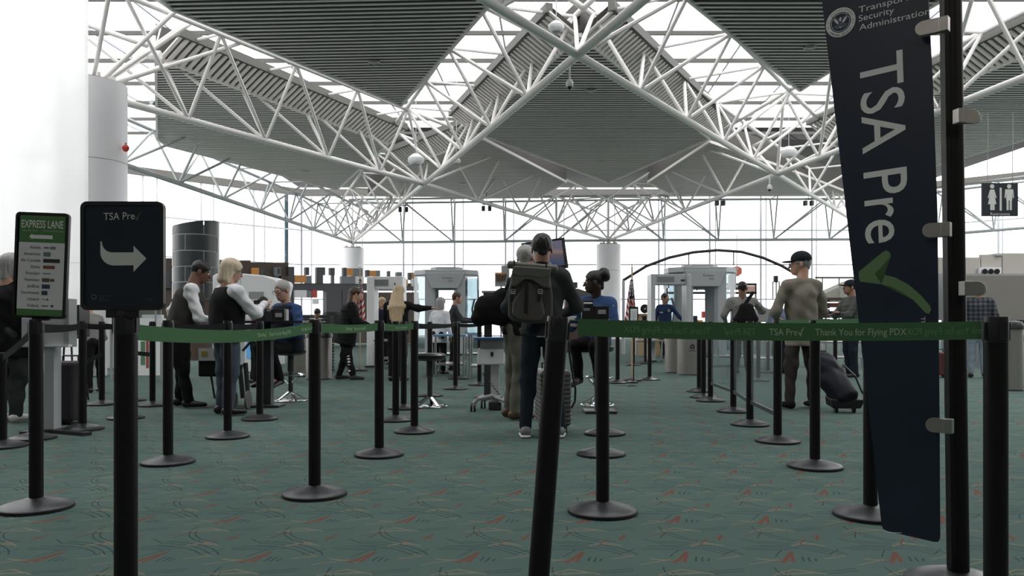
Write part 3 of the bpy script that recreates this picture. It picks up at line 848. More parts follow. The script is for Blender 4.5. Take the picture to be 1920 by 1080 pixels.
P['r7'] = post('last post of the right lane nearest the steel bins', 1311, 737, group=GP)
P['r0'] = post('belt post whose base shows left of the banner bottom', 1632, 985, group=GP)
P['k1'] = post('belt post at the left in front of the plum suitcase', 155, 811, group=GP)
P['k2'] = post('belt post right of the white screen wall, slim and far', 191, 762, group=GP)
P['k3'] = post('belt post hidden behind the arrow sign, base showing at its right', 246, 754, group=GP)
P['k4'] = post('belt post in front of the white advertising panel', 286, 764, group=GP)
P['k5'] = post('belt post base showing on both sides of the arrow sign post', 236, 789, group=GP)
P['k6'] = post('belt post behind the lane sign post, only its base showing', 62, 829, group=GP)
P['k7'] = post('short black belt post at the far left edge', 4, 845, h=.74)
P['f1'] = post('far belt post in front of the man with the sling bag', 1440, 700, group=GP)
P['f2'] = post('far belt post seen through the barrier glass', 1422, 716, group=GP)
P['f3'] = post('far belt post beside the man in the puffer jacket', 1566, 712, group=GP)
P['e'] = post('near belt post at the right edge, where the front green belt ends', 1867, Y=2.45)

# post that holds the arrow sign, the leaning post and the pole of the banner
t = thing('sign_post', 'thick near black post under the arrow sign', 'post', (GX(236, 2.65), 2.65, 0))
post_parts(t, 1.012, .037)
P['sign'] = t.location.copy()
top = D(1047, 594, 2.58); bot = Hh(1003, 1150, 0.0)
bot = Vector((bot.x, 2.58, 0))
ax = (top - bot)
t = thing('leaning_post', 'near black belt post leaning to the right in front of the backpack man', 'post', tuple(bot))
tilt = Matrix.Rotation(math.atan2(ax.x, ax.z), 4, 'Y')
for f in ('base_rim', 'base'): pass
post_parts(t, ax.length, .035, base=True)
for c in t.children: c.matrix_local = tilt if c.name.split('.')[0] not in ('base', 'base_rim') else Matrix.Identity(4)
P['lean'] = bot; LEANTOP = top

# ------------------------------------------------------------------ belts
def belt(label, a, b, m, sag=.012, w=.050, texts=(), z0=.945, z1=.945, group=None, name='retractable_belt'):
    a = Vector((a[0], a[1], z0)); b = Vector((b[0], b[1], z1)); d = (b - a).normalized() * .043; a = a + d; b = b - d; d = b - a; L = d.length; e = d.normalized()
    nrm = Vector((e.y, -e.x, 0)).normalized()
    if nrm.y > 0: nrm = -nrm
    N = 24; mb = MB(); vs = []; fs = []
    def at(s, v, off=0.0):
        k = s / L; return e * s + Vector((0, 0, v - sag * 4 * k * (1 - k))) + nrm * off
    for i in range(N + 1):
        s = L * i / N
        for v, o in ((-w / 2, .001), (w / 2, .001), (w / 2, -.001), (-w / 2, -.001)): vs.append(at(s, v, o))
    for i in range(N):
        for j in range(4): fs.append((i * 4 + j, i * 4 + (j + 1) % 4, (i + 1) * 4 + (j + 1) % 4, (i + 1) * 4 + j))
    mb.add(vs, fs, True)
    o = mb.build(name, m, loc=a); tag(o, label, 'belt', group)
    sgn = 1 if e.x > 0 else -1
    for (s0, txt, ht, wd, mm, mir) in texts:
        if txt == 'check':
            pts = [((-p[0] if mir else p[0]) * wd, p[1] * ht) for p in CHECK]
            vs = [at(s0 + sgn * q[0], q[1] - ht * .45, .0022) for q in pts]; MB().add(vs, [tuple(range(len(vs)))]).build('check_mark', mm, o)
            continue
        text('lettering', txt, None, None, None, ht, mm, o, width=wd, fn=lambda x, y: at(s0 + sgn * (-x if mir else x), y - ht * .5, .0022))
    return o
G1, G2 = 'TSA Pre', 'Thank You for Flying PDX'
# front belt: leaning post -> right edge post
A = Vector((LEANTOP.x + .02, 2.58, 0)); B = P['e']
Lf = (Vector((B.x, B.y, 0)) - A).length
def sfr(px): return Lf * (px - 1052) / (1850 - 1052)
h1 = .0215
u = Lf / (1850 - 1052)
belt('near green belt stretched across the right front, white and mirrored lettering', A, B, M_gbelt, sag=.010, w=.056, z0=.957, z1=.948,
     texts=[(sfr(1415), G1, h1, 52 * u, M_gtext, False), (sfr(1469), 'check', h1, .024, M_gtext, False), (sfr(1500), G2, h1, 165 * u, M_gtext, False),
            (sfr(1305), G2, h1, 164 * u, M_gtext2, True), (sfr(1390), G1, h1, 48 * u, M_gtext2, True), (sfr(1340), 'check', h1, .024, M_gtext2, True),
            (sfr(1816), G2, h1, 150 * u, M_gtext2, True), (sfr(1846), 'check', h1, .02, M_gtext2, True)])
def sp(a, b, k): return ((b - a).length) * k
a, b = P['sign'], P['l6']; L = (b - a).length
belt('long green belt from the arrow sign post to the left lane', a, b, M_gbelt, sag=.03, w=.054, z0=.940, z1=.945,
     texts=[(L * .55, G1, .018, .09, M_gtext, False), (L * .60, 'check', .02, .02, M_gtext, False), (L * .625, G2, .018, L * .155, M_gtext, False),
            (L * .86, G1, .018, .08, M_gtext, False), (L * .895, 'check', .02, .02, M_gtext, False), (L * .91, G2, .018, L * .075, M_gtext, False)])
for i, (k1, k2, lb) in enumerate((('l6', 'l7', 'green belt between the first and second posts of the left lane'), ('l7', 'l9', 'short green belt ending at the black belts'))):
    a, b = P[k1], P[k2]; L = (b - a).length
    belt(lb, a, b, M_gbelt, sag=.012, w=.054, texts=[(L * .38, G1, .018, L * .09, M_gtext, False), (L * .47, 'check', .02, .02, M_gtext, False), (L * .51, G2, .018, L * .2, M_gtext, False)])
a, b = P['r0'], P['r1']
belt('green belt behind the front belt, right of the tan jacket man', a, b, M_gbelt, sag=.0, w=.054, z0=.968, z1=.968)
belt('green belt right behind the front belt, across the tan jacket man', P['r1'], P['r2'], M_gbelt, sag=.0, w=.054, z0=.968, z1=.968)
for k1, k2, lb in (('k6', 's1', 'short black belt behind the lane sign'), ('k7', 's1', 'black belt at the far left edge'), ('s1', 'k1', 'black belt from the lane sign post to the suitcase post'),
                   ('k1', 'k5', 'black belt from the suitcase post to behind the arrow sign'), ('k2', 'k3', 'far black belt low behind the arrow sign'), ('l9', 'l12', 'black belt passing over the empty stool'), ('l12', 'l14', 'black belt left of the scanner cart'),
                   ('l3', 'l4', 'black belt behind the green one, below the vest man'), ('l4', 'l5', 'black belt behind the green one, below the blonde woman'), ('l11', 'l13', 'farther black belt behind the stool'),
                   ('c3', 'c4', 'black belt from the centre posts past the officer'), ('c6', 'c5', 'far black belt by the pale counter'), ('l8', 'l10', 'black belt in front of the long-haired woman'),
                   ('r6', 'r7', 'black belt at the end of the right lane')):
    belt(lb, P[k1], P[k2], M_belt, z0=min(.945, .70 if 'k7' == k1 else .945))
for k1, k2, lb in (('k3', 'k4', 'low black rail strap behind the sign post'), ('k1', 'k2', 'low black rail strap behind the plum suitcase')):
    belt(lb, P[k1], P[k2], M_belt, z0=.60, z1=.60, sag=0)
# barrier glass between the right lane posts
for i, (k1, k2, lb) in enumerate((('r2', 'r3', 'clear barrier glass nearest, left of the tan jacket man'), ('r3', 'r4', 'clear barrier glass in the middle of the right lane'), ('r4', 'r5', 'clear barrier glass farthest along the right lane'))):
    a, b = P[k1], P[k2]; d = (b - a).normalized()
    t = thing('barrier_glass', lb, 'barrier', tuple(a), 0)
    o = d * .06; e = (b - a) - d * .06
    MB().bar((o.x, o.y, .555), (e.x, e.y, .555), .008, .63).build('pane', M_bglass, t)
    MB().bar((o.x, o.y, .225), (e.x, e.y, .225), .022, .035).build('lower_rail', M_base, t)
    MB().bar((o.x, o.y, .885), (e.x, e.y, .885), .022, .03).build('upper_rail', M_greyp, t)

# ------------------------------------------------------------------ framed signs
def framed(name, label, cat, c, w, h, depth=.02, lean=0.0, rz=0.0):
    t = thing(name, label, cat, tuple(c), rz)
    fr = rrect(w, h, .022); fi = rrect(w - .026, h - .026, .012)
    n = len(fr); vs = [(x, -depth / 2, z) for x, z in fr] + [(x, -depth / 2, z) for x, z in fi] + [(x, depth / 2, z) for x, z in fr]
    fs = [(i, (i + 1) % n, n + (i + 1) % n, n + i) for i in range(n)] + [(i, 2 * n + i, 2 * n + (i + 1) % n, (i + 1) % n) for i in range(n)] + [tuple(2 * n + i for i in reversed(range(n)))]
    vs += [(x, -depth / 2 + .006, z) for x, z in fi]
    fs += [(n + i, n + (i + 1) % n, 3 * n + (i + 1) % n, 3 * n + i) for i in range(n)]
    MB().add(vs, fs).build('frame', M_blackp, t)
    return t, fi
def flat(pts, y, m, name, parent): return MB().add([(x, y, z) for x, z in pts], [tuple(range(len(pts)))]).build(name, m, parent)
M_face = mat('sign_face_navy', (0.012, 0.020, 0.030), .22)
pc = D(231, 480, 2.62)
t, fi = framed('arrow_sign', 'dark framed sign with a white bent arrow on a thick post', 'sign', pc, .275, .360)
for c in t.children: pass
yb = -.0045
flat(fi, yb, M_face, 'face', t)
k = 2.62 / F * 1.0
def sx(px): return (px - 231) * k
def sz(py): return -(py - 480) * k
ys = yb - .0015
M_arrow = mat('arrow_print', (0.62, 0.62, 0.59), .5); M_dimg = mat('dim_green_print', (0.05, .11, .055), .5); M_dim = mat('dim_grey_print', (.10, .11, .12), .5)
text('lettering', 'TSA Pre', (sx(196), ys, sz(413)), (1, 0, .03), (0, 0, 1), 13.5 * k, M_arrow, t, width=58 * k)
MB().add([(sx(254) + p[0] * 17 * k, ys, sz(412) + p[1] * 13 * k) for p in CHECK], [tuple(range(9))]).build('check_mark', M_dimg, t)
ar = [(190, 453)]
for q in range(9):
    a = PI - q / 8 * PI / 2; ar.append((215.5 + 25.5 * math.cos(a), 474 + 24 * math.sin(a)))
ar += [(252, 497.5), (252, 510), (276, 485), (252, 461), (252, 473.5)]
for q in range(9):
    a = PI / 2 + q / 8 * PI / 2; ar.append((212 + 19 * math.cos(a), 455 + 18.5 * math.sin(a)))
ar.append((192.5, 453))
def poly_mesh(pts, y, m, name, parent):
    import bmesh
    bm = bmesh.new(); vs = [bm.verts.new((x, y, z)) for x, z in pts]; f = bm.faces.new(vs); bmesh.ops.triangulate(bm, faces=[f])
    me = bpy.data.meshes.new(name); bm.to_mesh(me); bm.free(); me.materials.append(m)
    o = bpy.data.objects.new(name, me); COL.objects.link(o); o.parent = parent; return o
poly_mesh([(sx(x), sz(y)) for x, y in ar], ys, M_arrow, 'arrow', t)
ring = MB(); c0 = (sx(178), sz(557))
for q in range(20):
    a, b = 2 * PI * q / 20, 2 * PI * (q + 1) / 20
    ring.add([(c0[0] + r * k * math.cos(x), ys, c0[1] + r * k * math.sin(x)) for r, x in ((5, a), (5, b), (3.2, b), (3.2, a))], [(0, 1, 2, 3)])
ring.build('seal', M_dim, t)
for i, s_ in enumerate(('Transportation', 'Security', 'Administration')):
    text('small_print', s_, (sx(187), ys, sz(556 + i * 4)), (1, 0, 0), (0, 0, 1), 2.4 * k, M_dim, t)
text('small_print', 'tsa.gov', (sx(277), ys, sz(562)), (1, 0, 0), (0, 0, 1), 3 * k, M_dim, t)
MB().box((0, .004, -.19), (.11, .02, .03)).build('mounting_bracket', M_blackp, t)
# green and white lane sign
dd = (P['s1'].y) - .02
pc = D(78, 498, dd); k = dd / F
t, fi = framed('lane_sign', 'tall framed sign with green header, arrow and a list of airlines', 'sign', pc, 100 * k, 198 * k, rz=0)
tiltm = Matrix.Rotation(math.radians(2.2), 4, 'Y')
def sx(px): return (px - 78) * k
def sz(py): return -(py - 498) * k
M_lgrn = mat('sign_green', (0.075, 0.20, 0.065), .4); M_lwht = mat('sign_list', (0.72, 0.73, 0.74), .4); M_lbl = mat('list_print', (0.05, 0.05, 0.055), .6)
W2 = 43; flat([(sx(78 - W2), sz(455)), (sx(78 + W2), sz(455)), (sx(78 + W2), sz(404)), (sx(78 - W2), sz(404))], yb, M_lgrn, 'header', t)
flat([(sx(78 - W2), sz(580)), (sx(78 + W2), sz(580)), (sx(78 + W2), sz(455)), (sx(78 - W2), sz(455))], yb, M_lwht, 'list_panel', t)
flat([(sx(78 - W2), sz(593)), (sx(78 + W2), sz(593)), (sx(78 + W2), sz(580)), (sx(78 - W2), sz(580))], yb, M_lgrn, 'footer', t)
text('lettering', 'EXPRESS LANE', (sx(39), ys, sz(427.5)), (1, 0, 0), (0, 0, 1), 14 * k, M_letter, t, width=78 * k, bold=.01)
text('small_print', 'Alaska  Delta  Alaska', (sx(41), ys, sz(434)), (1, 0, 0), (0, 0, 1), 2.4 * k, M_arrow, t, width=27 * k)
text('small_print', 'First Class and Premium Class', (sx(79), ys, sz(434)), (1, 0, 0), (0, 0, 1), 2.4 * k, M_arrow, t, width=39 * k)
MB().add([(sx(x), ys, sz(y)) for x, y in ((54, 444), (60, 438.5), (60, 441), (98, 441), (98, 448), (60, 448), (60, 450))], [tuple(range(7))]).build('arrow', M_letter, t)
rows = ('Alaska', 'American', 'Air Canada', 'Delta', 'Frontier', 'Hawaiian', 'JetBlue', 'Southwest', 'United', 'Volaris')
mcol = {'k': M_lbl, 'b': mat('blue_block', (.04, .06, .10), .5), 'c': mat('cyan_block', (.12, .19, .23), .5), 'd': mat('dark_block', (.03, .03, .035), .5), 'o': mat('rust_block', (.22, .07, .03), .5), 'g': M_gtile, 'r': mat('brown_block', (.13, .08, .07), .5)}
logo = [[(82, 10, 2, 'k'), (94, 10, 5, 'g')], [(82, 13, 8, 'c')], [(82, 31, 7, 'd')], [(82, 22, 6, 'o')], [(82, 15, 2, 'g')], [(81, 14, 7, 'r'), (96, 8, 5, 'r')], [(81, 15, 8, 'b')], [(81, 11, 8, 'b')], [(82, 8, 1.2, 'g'), (91, 3, 3, 'k')], [(82, 12, 1.6, 'k'), (99, 5, 4, 'b')]]
for i, r_ in enumerate(rows):
    y = 464.5 + i * 12.1
    text('airline_name', r_, (sx(76.5), ys, sz(y + 2.5)), (1, 0, 0), (0, 0, 1), 5.6 * k, M_lbl, t, align='RIGHT')
    for x, w_, h_, c_ in logo[i]:
        MB().add([(sx(x), ys, sz(y + h_ / 2)), (sx(x + w_), ys, sz(y + h_ / 2)), (sx(x + w_), ys, sz(y - h_ / 2)), (sx(x), ys, sz(y - h_ / 2))], [(0, 1, 2, 3)]).build('logo_block', mcol[c_], t)
text('small_print', 'www.flypdx.com', (sx(62), ys, sz(589)), (1, 0, 0), (0, 0, 1), 3.2 * k, M_arrow, t, width=28 * k)
for c in t.children: c.matrix_local = tiltm @ c.matrix_local
MB().box((0, .0, -.285 * .97), (.09, .02, .02)).build('mounting_bracket', M_blackp, t)

# ------------------------------------------------------------------ tall banner on its pole
PY = 2.92; pX = GX(1797, PY)
t = thing('banner_pole', 'tall black pole at the right holding the navy banner', 'pole', (pX, PY, 0))
MB().lathe([(.0375, .03), (.0375, 3.2)], n=28).build('post', M_post, t)
MB().box((-.031, -.012, 1.62), (.018, .034, 3.1)).build('channel', M_post, t)
MB().lathe([(.183, 0), (.186, .006), (.184, .016), (.176, .02)], n=40).build('base_rim', M_rubber, t)
t.rotation_euler = (0, math.radians(-.75), 0)
MB().lathe([(.178, .018), (.17, .024), (.12, .040), (.07, .054), (.052, .058)], n=40).build('base', M_base, t)
R0 = Vector((GX(1760, 2.86, .97), 2.86, 0)); L0 = Vector((GX(1600, 3.06, .97), 3.06, 0))
eu = (R0 - L0).normalized(); bn = Vector((eu.y, -eu.x, 0))          # bn faces the camera
def BP(px, py, off=0.0):                                            # where the pixel's ray meets the board plane
    r = ray(px, py); o = Vector((0, 0, EYE)); q = R0 + bn * off
    s = (q - o).dot(bn) / r.dot(bn); return o + r * s
t = thing('banner_board', 'tall dark navy banner board with big white vertical lettering and a green check', 'banner', tuple(R0))
def BL(px, py, off=0.0): return BP(px, py, off) - R0
out = [(1541, -6), (1655, 985), (1657, 992), (1664, 996), (1752, 1016), (1759, 1016), (1762, 1008), (1757, 520), (1748, 200), (1740, -10), (1730, -95), (1530, -95)]
out = [(1531, -95), (1541, 0), (1600, 515), (1653, 985), (1656, 992), (1664, 996), (1751, 1016), (1759, 1016), (1762, 1009), (1761, 800), (1757, 400), (1748, 150), (1740, -10), (1735, -130)]
vs = [BL(*p) for p in out]
o = MB().prism(vs, bn * -.008).build('board', M_navy, t)
OF = .0015
def btext(nm, s_, p0, p1, hpx, m, bold=0.0):
    a, b = BL(*p0, OF), BL(*p1, OF); e1 = (b - a).normalized(); e2 = bn.cross(e1) * -1
    if e2.z < -.01 or (abs(e2.z) < .3 and e2.dot(eu) < 0): e2 = -e2
    text(nm, s_, a, e1, e2, hpx, m, t, width=(b - a).length, bold=bold)
btext('lettering', 'TSA Pre', (1613, 98), (1624, 457), .0, M_letter) if 0 else None
a, b = BL(1612, 112, OF), BL(1624, 458, OF); e1 = (b - a).normalized(); e2 = (eu - e1 * eu.dot(e1)).normalized()
text('lettering', 'TSA Pre', a, e1, e2, (BL(1694, 130) - BL(1614, 130)).length, M_letter, t, width=(b - a).length, bold=.004)
chk = [(680, 600), (690, 590), (860, 450), (890, 437), (915, 455), (922, 485), (800, 615), (870, 620), (960, 643), (1060, 698), (1150, 778), (1213, 850), (1224, 885), (1205, 915), (1180, 905), (1090, 810), (1000, 745), (920, 708), (850, 692), (690, 672), (680, 640)]
import bmesh
bm = bmesh.new(); f = bm.faces.new([bm.verts.new(BL(1440 + x / 4, 360 + y / 4, OF)) for x, y in chk]); bmesh.ops.triangulate(bm, faces=[f])
me = bpy.data.meshes.new('check_mark'); bm.to_mesh(me); bm.free(); me.materials.append(M_grn)
o = bpy.data.objects.new('check_mark', me); COL.objects.link(o); o.parent = t
a = BL(1727, 594, OF); e1 = Vector((0, 0, -1))
text('small_print', 'TM', a, e1, eu, .014, M_letter, t, width=.034)
e2 = Vector((0, 0, 1))
for s_, p0, w_ in (('Transportation', (1610, 24), .268), ('Security', (1610, 40.5), .128), ('Administration', (1611, 57.5), .248)):
    text('lettering', s_, BL(*p0, OF), eu, e2, .0235, M_letter, t, width=w_)
# round seal
cc = BL(1576, 42, OF * .8)
def disc(nm, r0, r1, m, off, n=36):
    mb = MB(); c = cc + bn * off
    for q in range(n):
        x, y = 2 * PI * q / n, 2 * PI * (q + 1) / n
        pts = [c + eu * r1 * math.cos(x) + e2 * r1 * math.sin(x), c + eu * r1 * math.cos(y) + e2 * r1 * math.sin(y)]
        pts += [c + eu * r0 * math.cos(y) + e2 * r0 * math.sin(y), c + eu * r0 * math.cos(x) + e2 * r0 * math.sin(x)] if r0 else [c]
        mb.add(pts, [tuple(range(len(pts)))])
    return mb.build(nm, m, t)
RS = .057
disc('seal_ring', RS * .70, RS, M_letter, .0003); disc('seal_field', 0, RS * .70, M_navy, .0002); disc('seal_inner_ring', RS * .60, RS * .63, M_letter, .0006)
msg = 'U.S. DEPARTMENT OF HOMELAND SECURITY '
v_, f_ = {}, {}
mb = MB()
for arc_, a0, a1, flip in (('U.S. DEPARTMENT OF', 200, -20, False), ('HOMELAND SECURITY', 215, 325, True)):
    n_ = len(arc_)
    for i, ch in enumerate(arc_):
        if ch == ' ': continue
        an_ = math.radians(a0 + (a1 - a0) * (i + .5) / n_)
        rr = RS * (.78 if not flip else .93)
        rad = eu * math.cos(an_) + e2 * math.sin(an_); tan = eu * math.sin(an_) - e2 * math.cos(an_)
        if flip: tan = -tan; upd = -rad
        else: upd = rad
        tv, tf = text_mesh(ch, 'CENTER')
        kk = RS * .20
        mb.add([cc + bn * .0009 + rad * rr + tan * p[0] * kk + upd * p[1] * kk for p in tv], tf)
mb.build('seal_lettering', M_navy, t)
def sp_(pts, m, nm, off=.0012):
    bm = bmesh.new(); f = bm.faces.new([bm.verts.new(cc + bn * off + eu * x * RS + e2 * y * RS) for x, y in pts]); bmesh.ops.triangulate(bm, faces=[f])
    me = bpy.data.meshes.new(nm); bm.to_mesh(me); bm.free(); me.materials.append(m); o = bpy.data.objects.new(nm, me); COL.objects.link(o); o.parent = t
M_sealb = mat('seal_blue', (.10, .13, .18), .5)
for s_ in (1, -1):
    sp_([(s_ * .05, .10), (s_ * .22, .34), (s_ * .42, .42), (s_ * .58, .50), (s_ * .52, .25), (s_ * .36, .02), (s_ * .15, -.12), (s_ * .04, -.05)][::s_], M_sealb, 'eagle_wing')
    sp_([(s_ * .10, .02), (s_ * .30, .26), (s_ * .46, .36), (s_ * .33, .08), (s_ * .12, -.16)][::s_], M_letter, 'wing_feathers', .0015)
    sp_([(s_ * .05, -.25), (s_ * .30, -.12), (s_ * .50, -.18), (s_ * .30, -.40), (s_ * .12, -.42)][::s_], M_sealb, 'branch')
sp_([(-.15, -.14), (-.15, .06), (0, .12), (.15, .06), (.15, -.14), (0, -.34)], M_sealb, 'eagle_shield', .0018)
sp_([(-.08, .20), (-.05, .32), (.03, .34), (.10, .27), (.04, .24), (.06, .10), (-.06, .10)], M_letter, 'eagle_head', .002)
sp_([(-.14, -.24), (0, -.42), (.14, -.24), (0, -.34)], M_letter, 'eagle_tail', .002)
# edge wear at the bottom corner
MB().path([BL(1657, 997, .002), BL(1668, 998.5, .002), BL(1690, 999, .002)], .0009, 5).build('scuffed_edge', M_letter, t)
# clips
def clip(px0, px1, py, side, label):
    c = D((px0 + px1) / 2, py, 2.84); k = 2.84 / F; Lc = (px1 - px0) * k; h = 27 * k
    t = thing('board_clip', label, 'clip', tuple(c))
    pts = []
    for q in range(13):
        a = PI / 2 + q / 12 * PI; pts.append((-Lc / 2 + h / 2 + h / 2 * math.cos(a), h / 2 * math.sin(a)))
    pts += [(Lc / 2, -h / 2), (Lc / 2, h / 2)]
    pts = [(x * -side, z) for x, z in pts]
    if side > 0: pts = pts[::-1]
    rt_ = eu if side < 0 else Vector((1, .15, 0)).normalized()
    for nm, x0, th, yo in (('tab', 0, .004, -.006),):
        MB().prism([rt_ * x + Vector((0, 0, z)) + bn * .012 for x, z in pts], bn * .004).build('tab', M_steel, t, bevel=.001)
        MB().prism([rt_ * x + Vector((0, 0, z)) + bn * -.006 for x, z in pts], bn * -.004).build('rear_tab', M_steel, t)
    MB().box(rt_ * (-side * -1) * 0 + rt_ * (Lc / 2 * (1 if side < 0 else -1)) + Vector((0, 0, 0)), (.030, .034, h), math.atan2(rt_.y, rt_.x)).build('bracket', M_steel, t, bevel=.002)
clip(1720, 1768, 52, -1, 'steel clip on the banner, highest left of the pole'); clip(1733, 1772, 432, -1, 'steel clip on the banner level with the letter e'); clip(1739, 1776, 797, -1, 'steel clip on the banner, lowest near its foot')
clip(1797, 1841, 219, 1, 'empty steel clip right of the pole, upper one'); clip(1808, 1851, 541, 1, 'empty steel clip right of the pole, lower one')
# ------------------------------------------------------------------ the people
C_ = lambda n, c, r=.85, **k: mat(n, c, r, noise=.18, nscale=12, bump=.25, spec=.12, **k)
K_black = C_('black_cloth', (.012, .012, .013)); K_char = C_('charcoal_knit', (.045, .050, .052)); K_jean = C_('dark_denim', (.018, .026, .036)); K_jean2 = C_('blue_grey_denim', (.075, .095, .12))
K_white = C_('white_cotton', (.72, .73, .76)); K_navyv = C_('dark_vest_cloth', (.016, .020, .030)); K_blue = C_('uniform_blue', (.045, .085, .20)); K_vestg = C_('grey_waistcoat', (.05, .048, .045))
K_tan = C_('tan_jacket_cloth', (.23, .21, .175)); K_brown = C_('brown_trousers_cloth', (.050, .044, .040)); K_khaki = C_('khaki_cloth', (.155, .15, .125)); K_puff = C_('grey_puffer', (.085, .09, .085), .5)
K_grey = C_('grey_jacket_cloth', (.24, .24, .225)); K_ljean = C_('light_denim', (.26, .32, .38)); K_shoe = mat('grey_trainer', (.20, .21, .21), .6); K_bshoe = mat('brown_leather', (.10, .05, .025), .45); K_sole = mat('white_sole', (.75, .75, .75), .6)
K_cap = C_('dark_cap', (.022, .026, .034))
Hb = mat('hair_black', (.008, .007, .007), .5); Hg = mat('hair_grey', (.36, .35, .34), .55, noise=.2, nscale=60); Hbl = mat('hair_blonde', (.50, .38, .24), .5, noise=.3, nscale=50); Hbl2 = mat('hair_pale_blonde', (.62, .52, .38), .5, noise=.25, nscale=60); Hbr = mat('hair_brown', (.06, .035, .022), .5, noise=.3, nscale=50)
K_plaid = bpy.data.materials.new('plaid_flannel'); K_plaid.use_nodes = True
_nt = K_plaid.node_tree; _b = _nt.nodes['Principled BSDF']; _b.inputs['Roughness'].default_value = .9
_tc = _nt.nodes.new('ShaderNodeTexCoord'); _w = []
for ax_ in ('X', 'Z'):
    w = _nt.nodes.new('ShaderNodeTexWave'); w.bands_direction = ax_; w.inputs['Scale'].default_value = 4.2; w.inputs['Distortion'].default_value = .6
    _nt.links.new(_tc.outputs['Object'], w.inputs['Vector']); _w.append(w)
_mm = _nt.nodes.new('ShaderNodeMath'); _mm.operation = 'ADD'; _nt.links.new(_w[0].outputs['Fac'], _mm.inputs[0]); _nt.links.new(_w[1].outputs['Fac'], _mm.inputs[1])
_cr = _nt.nodes.new('ShaderNodeValToRGB'); _cr.color_ramp.elements[0].position = .35; _cr.color_ramp.elements[0].color = (.018, .02, .03, 1); _cr.color_ramp.elements[1].position = 1.0; _cr.color_ramp.elements[1].color = (.10, .11, .13, 1)
_hf = _nt.nodes.new('ShaderNodeMath'); _hf.operation = 'MULTIPLY'; _hf.inputs[1].default_value = .6; _nt.links.new(_mm.outputs[0], _hf.inputs[0]); _nt.links.new(_hf.outputs[0], _cr.inputs[0]); _nt.links.new(_cr.outputs[0], _b.inputs['Base Color'])
def L_(px, Y): return (GX(px, Y), Y, 0)
R_ = math.radians

# the man with the backpack
def xb(t, s, hp, up, J):
    blob('collar', [([cap(J['neck'] + V3(0, 0, .02), J['neck'] + V3(0, -.005, .06), .072, .066)], .010, .01, None, ())], K_black, t, s)
    for sd in (1, -1):
        a = J['A'][sd]
        blob('sole', [([cap(a + V3(0, -.045, -.075), a + rotz(V3(0, 1, 0), sd * -.15) * .165 + V3(0, 0, -.078), (.046, .015, .046), (.044, .012, .05))], .008, .01)], K_sole, t, s)
    mb = MB(); mb.lathe([(.152 * s, .885 * s), (.160 * s, .875 * s), (.150 * s, .868 * s)], n=30, sy=.74); mb.build('shirt_hem', K_white, t)
person('man with a grey roll-top backpack standing with his back to us in dark jeans', L_(1016, 6.72), R_(-2), 1.72, 'tan', top=None, top_m=K_char, leg_m=K_jean, shoe_m=K_shoe, hair='short', hair_m=Hb, res=.0125, hem=.88,
       yaw=R_(4), nod=R_(-4), el={-1: (-.30, .05, 1.13), 1: (.30, .04, 1.13)}, wr={-1: (-.17, .26, 1.05), 1: (.17, .27, 1.05)}, kn={-1: (-.115, .03, .5), 1: (.12, .03, .5)}, an={-1: (-.14, -.02, .09), 1: (.15, .0, .09)}, build=1.05, noise=.006, extra=xb)
person('grey-haired man in khaki trousers almost hidden in front of the backpack man', L_(964, 8.0), R_(-72), 1.76, 'light', top_m=K_black, leg_m=K_khaki, shoe_m=K_bshoe, hair='short', hair_m=Hg, res=.016, hem=.84, yaw=R_(50), lean=.14,
       el={-1: (-.27, .0, 1.12), 1: (.22, .05, 1.14)}, wr={-1: (-.28, .15, .92), 1: (.1, .28, 1.05)}, noise=.008)
person('seated officer with a high hair bun, blue shirt and spectacles', L_(1118, 9.3), R_(155), 1.72, 'dark', seat=.72, yaw=R_(-62), nod=R_(-2), top_m=K_blue, leg_m=K_black, hair='bun', hair_m=Hb, glasses=True, lean=.10, res=.014,
       el={-1: (-.27, .12, 1.10), 1: (.27, .12, 1.10)}, wr={-1: (-.14, .36, 1.12), 1: (.16, .36, 1.12)}, build=1.08,
       extra=lambda t, s, hp, up, J: (MB().box(up((-.10, .135, 1.27)) * s, (.04, .02, .05)).build('badge', M_steel, t), [MB().ell(J['sh'][d] * s + V3(d * .05, .03, -.05), (.02, .045, .05)).build('shoulder_patch', K_ljean, t) for d in (1, -1)]))
person('man in a grey waistcoat and white shirt leaning over the podium', L_(338, 9.1), R_(-72), 1.72, 'brown', lean=.30, yaw=R_(-6), nod=R_(-20), top_m=K_vestg, sleeve_m=K_white, leg_m=K_black, hair='short', hair_m=Hb, res=.014, noise=.009, build=1.20,
       el={-1: (-.25, -.10, 1.14), 1: (.26, .22, 1.05)}, wr={-1: (-.22, -.12, .94), 1: (.2, .45, .99)}, an={-1: (-.12, -.02, .09), 1: (.12, .10, .09)})
person('blonde woman in a black vest with white sleeves and jeans', L_(424, 8.35), R_(-48), 1.64, 'light', lean=.05, yaw=R_(-14), nod=R_(-14), top_m=K_black, sleeve_m=K_white, leg_m=K_jean2, hair='bob', hair_m=Hbl2, res=.014, noise=.008, build=1.24, glasses=True,
       el={-1: (-.27, .12, 1.13), 1: (.27, .22, 1.14)}, wr={-1: (-.04, .40, 1.20), 1: (.04, .44, 1.26)})
person('seated grey-haired officer in spectacles and dark vest behind the left podium', L_(543, 9.8), R_(148), 1.68, 'light', seat=.665, lean=.14, yaw=R_(6), nod=R_(-16), top_m=K_navyv, sleeve_m=K_blue, leg_m=K_black, hair='short', hair_m=Hg, glasses=True, res=.014,
       el={-1: (-.29, .10, 1.08), 1: (.27, .14, 1.10)}, wr={-1: (-.16, .34, 1.02), 1: (.14, .36, 1.04)}, build=1.05,
       extra=lambda t, s, hp, up, J: MB().box(up((-.10, .15, 1.27)) * s, (.04, .02, .055)).build('badge', M_steel, t))
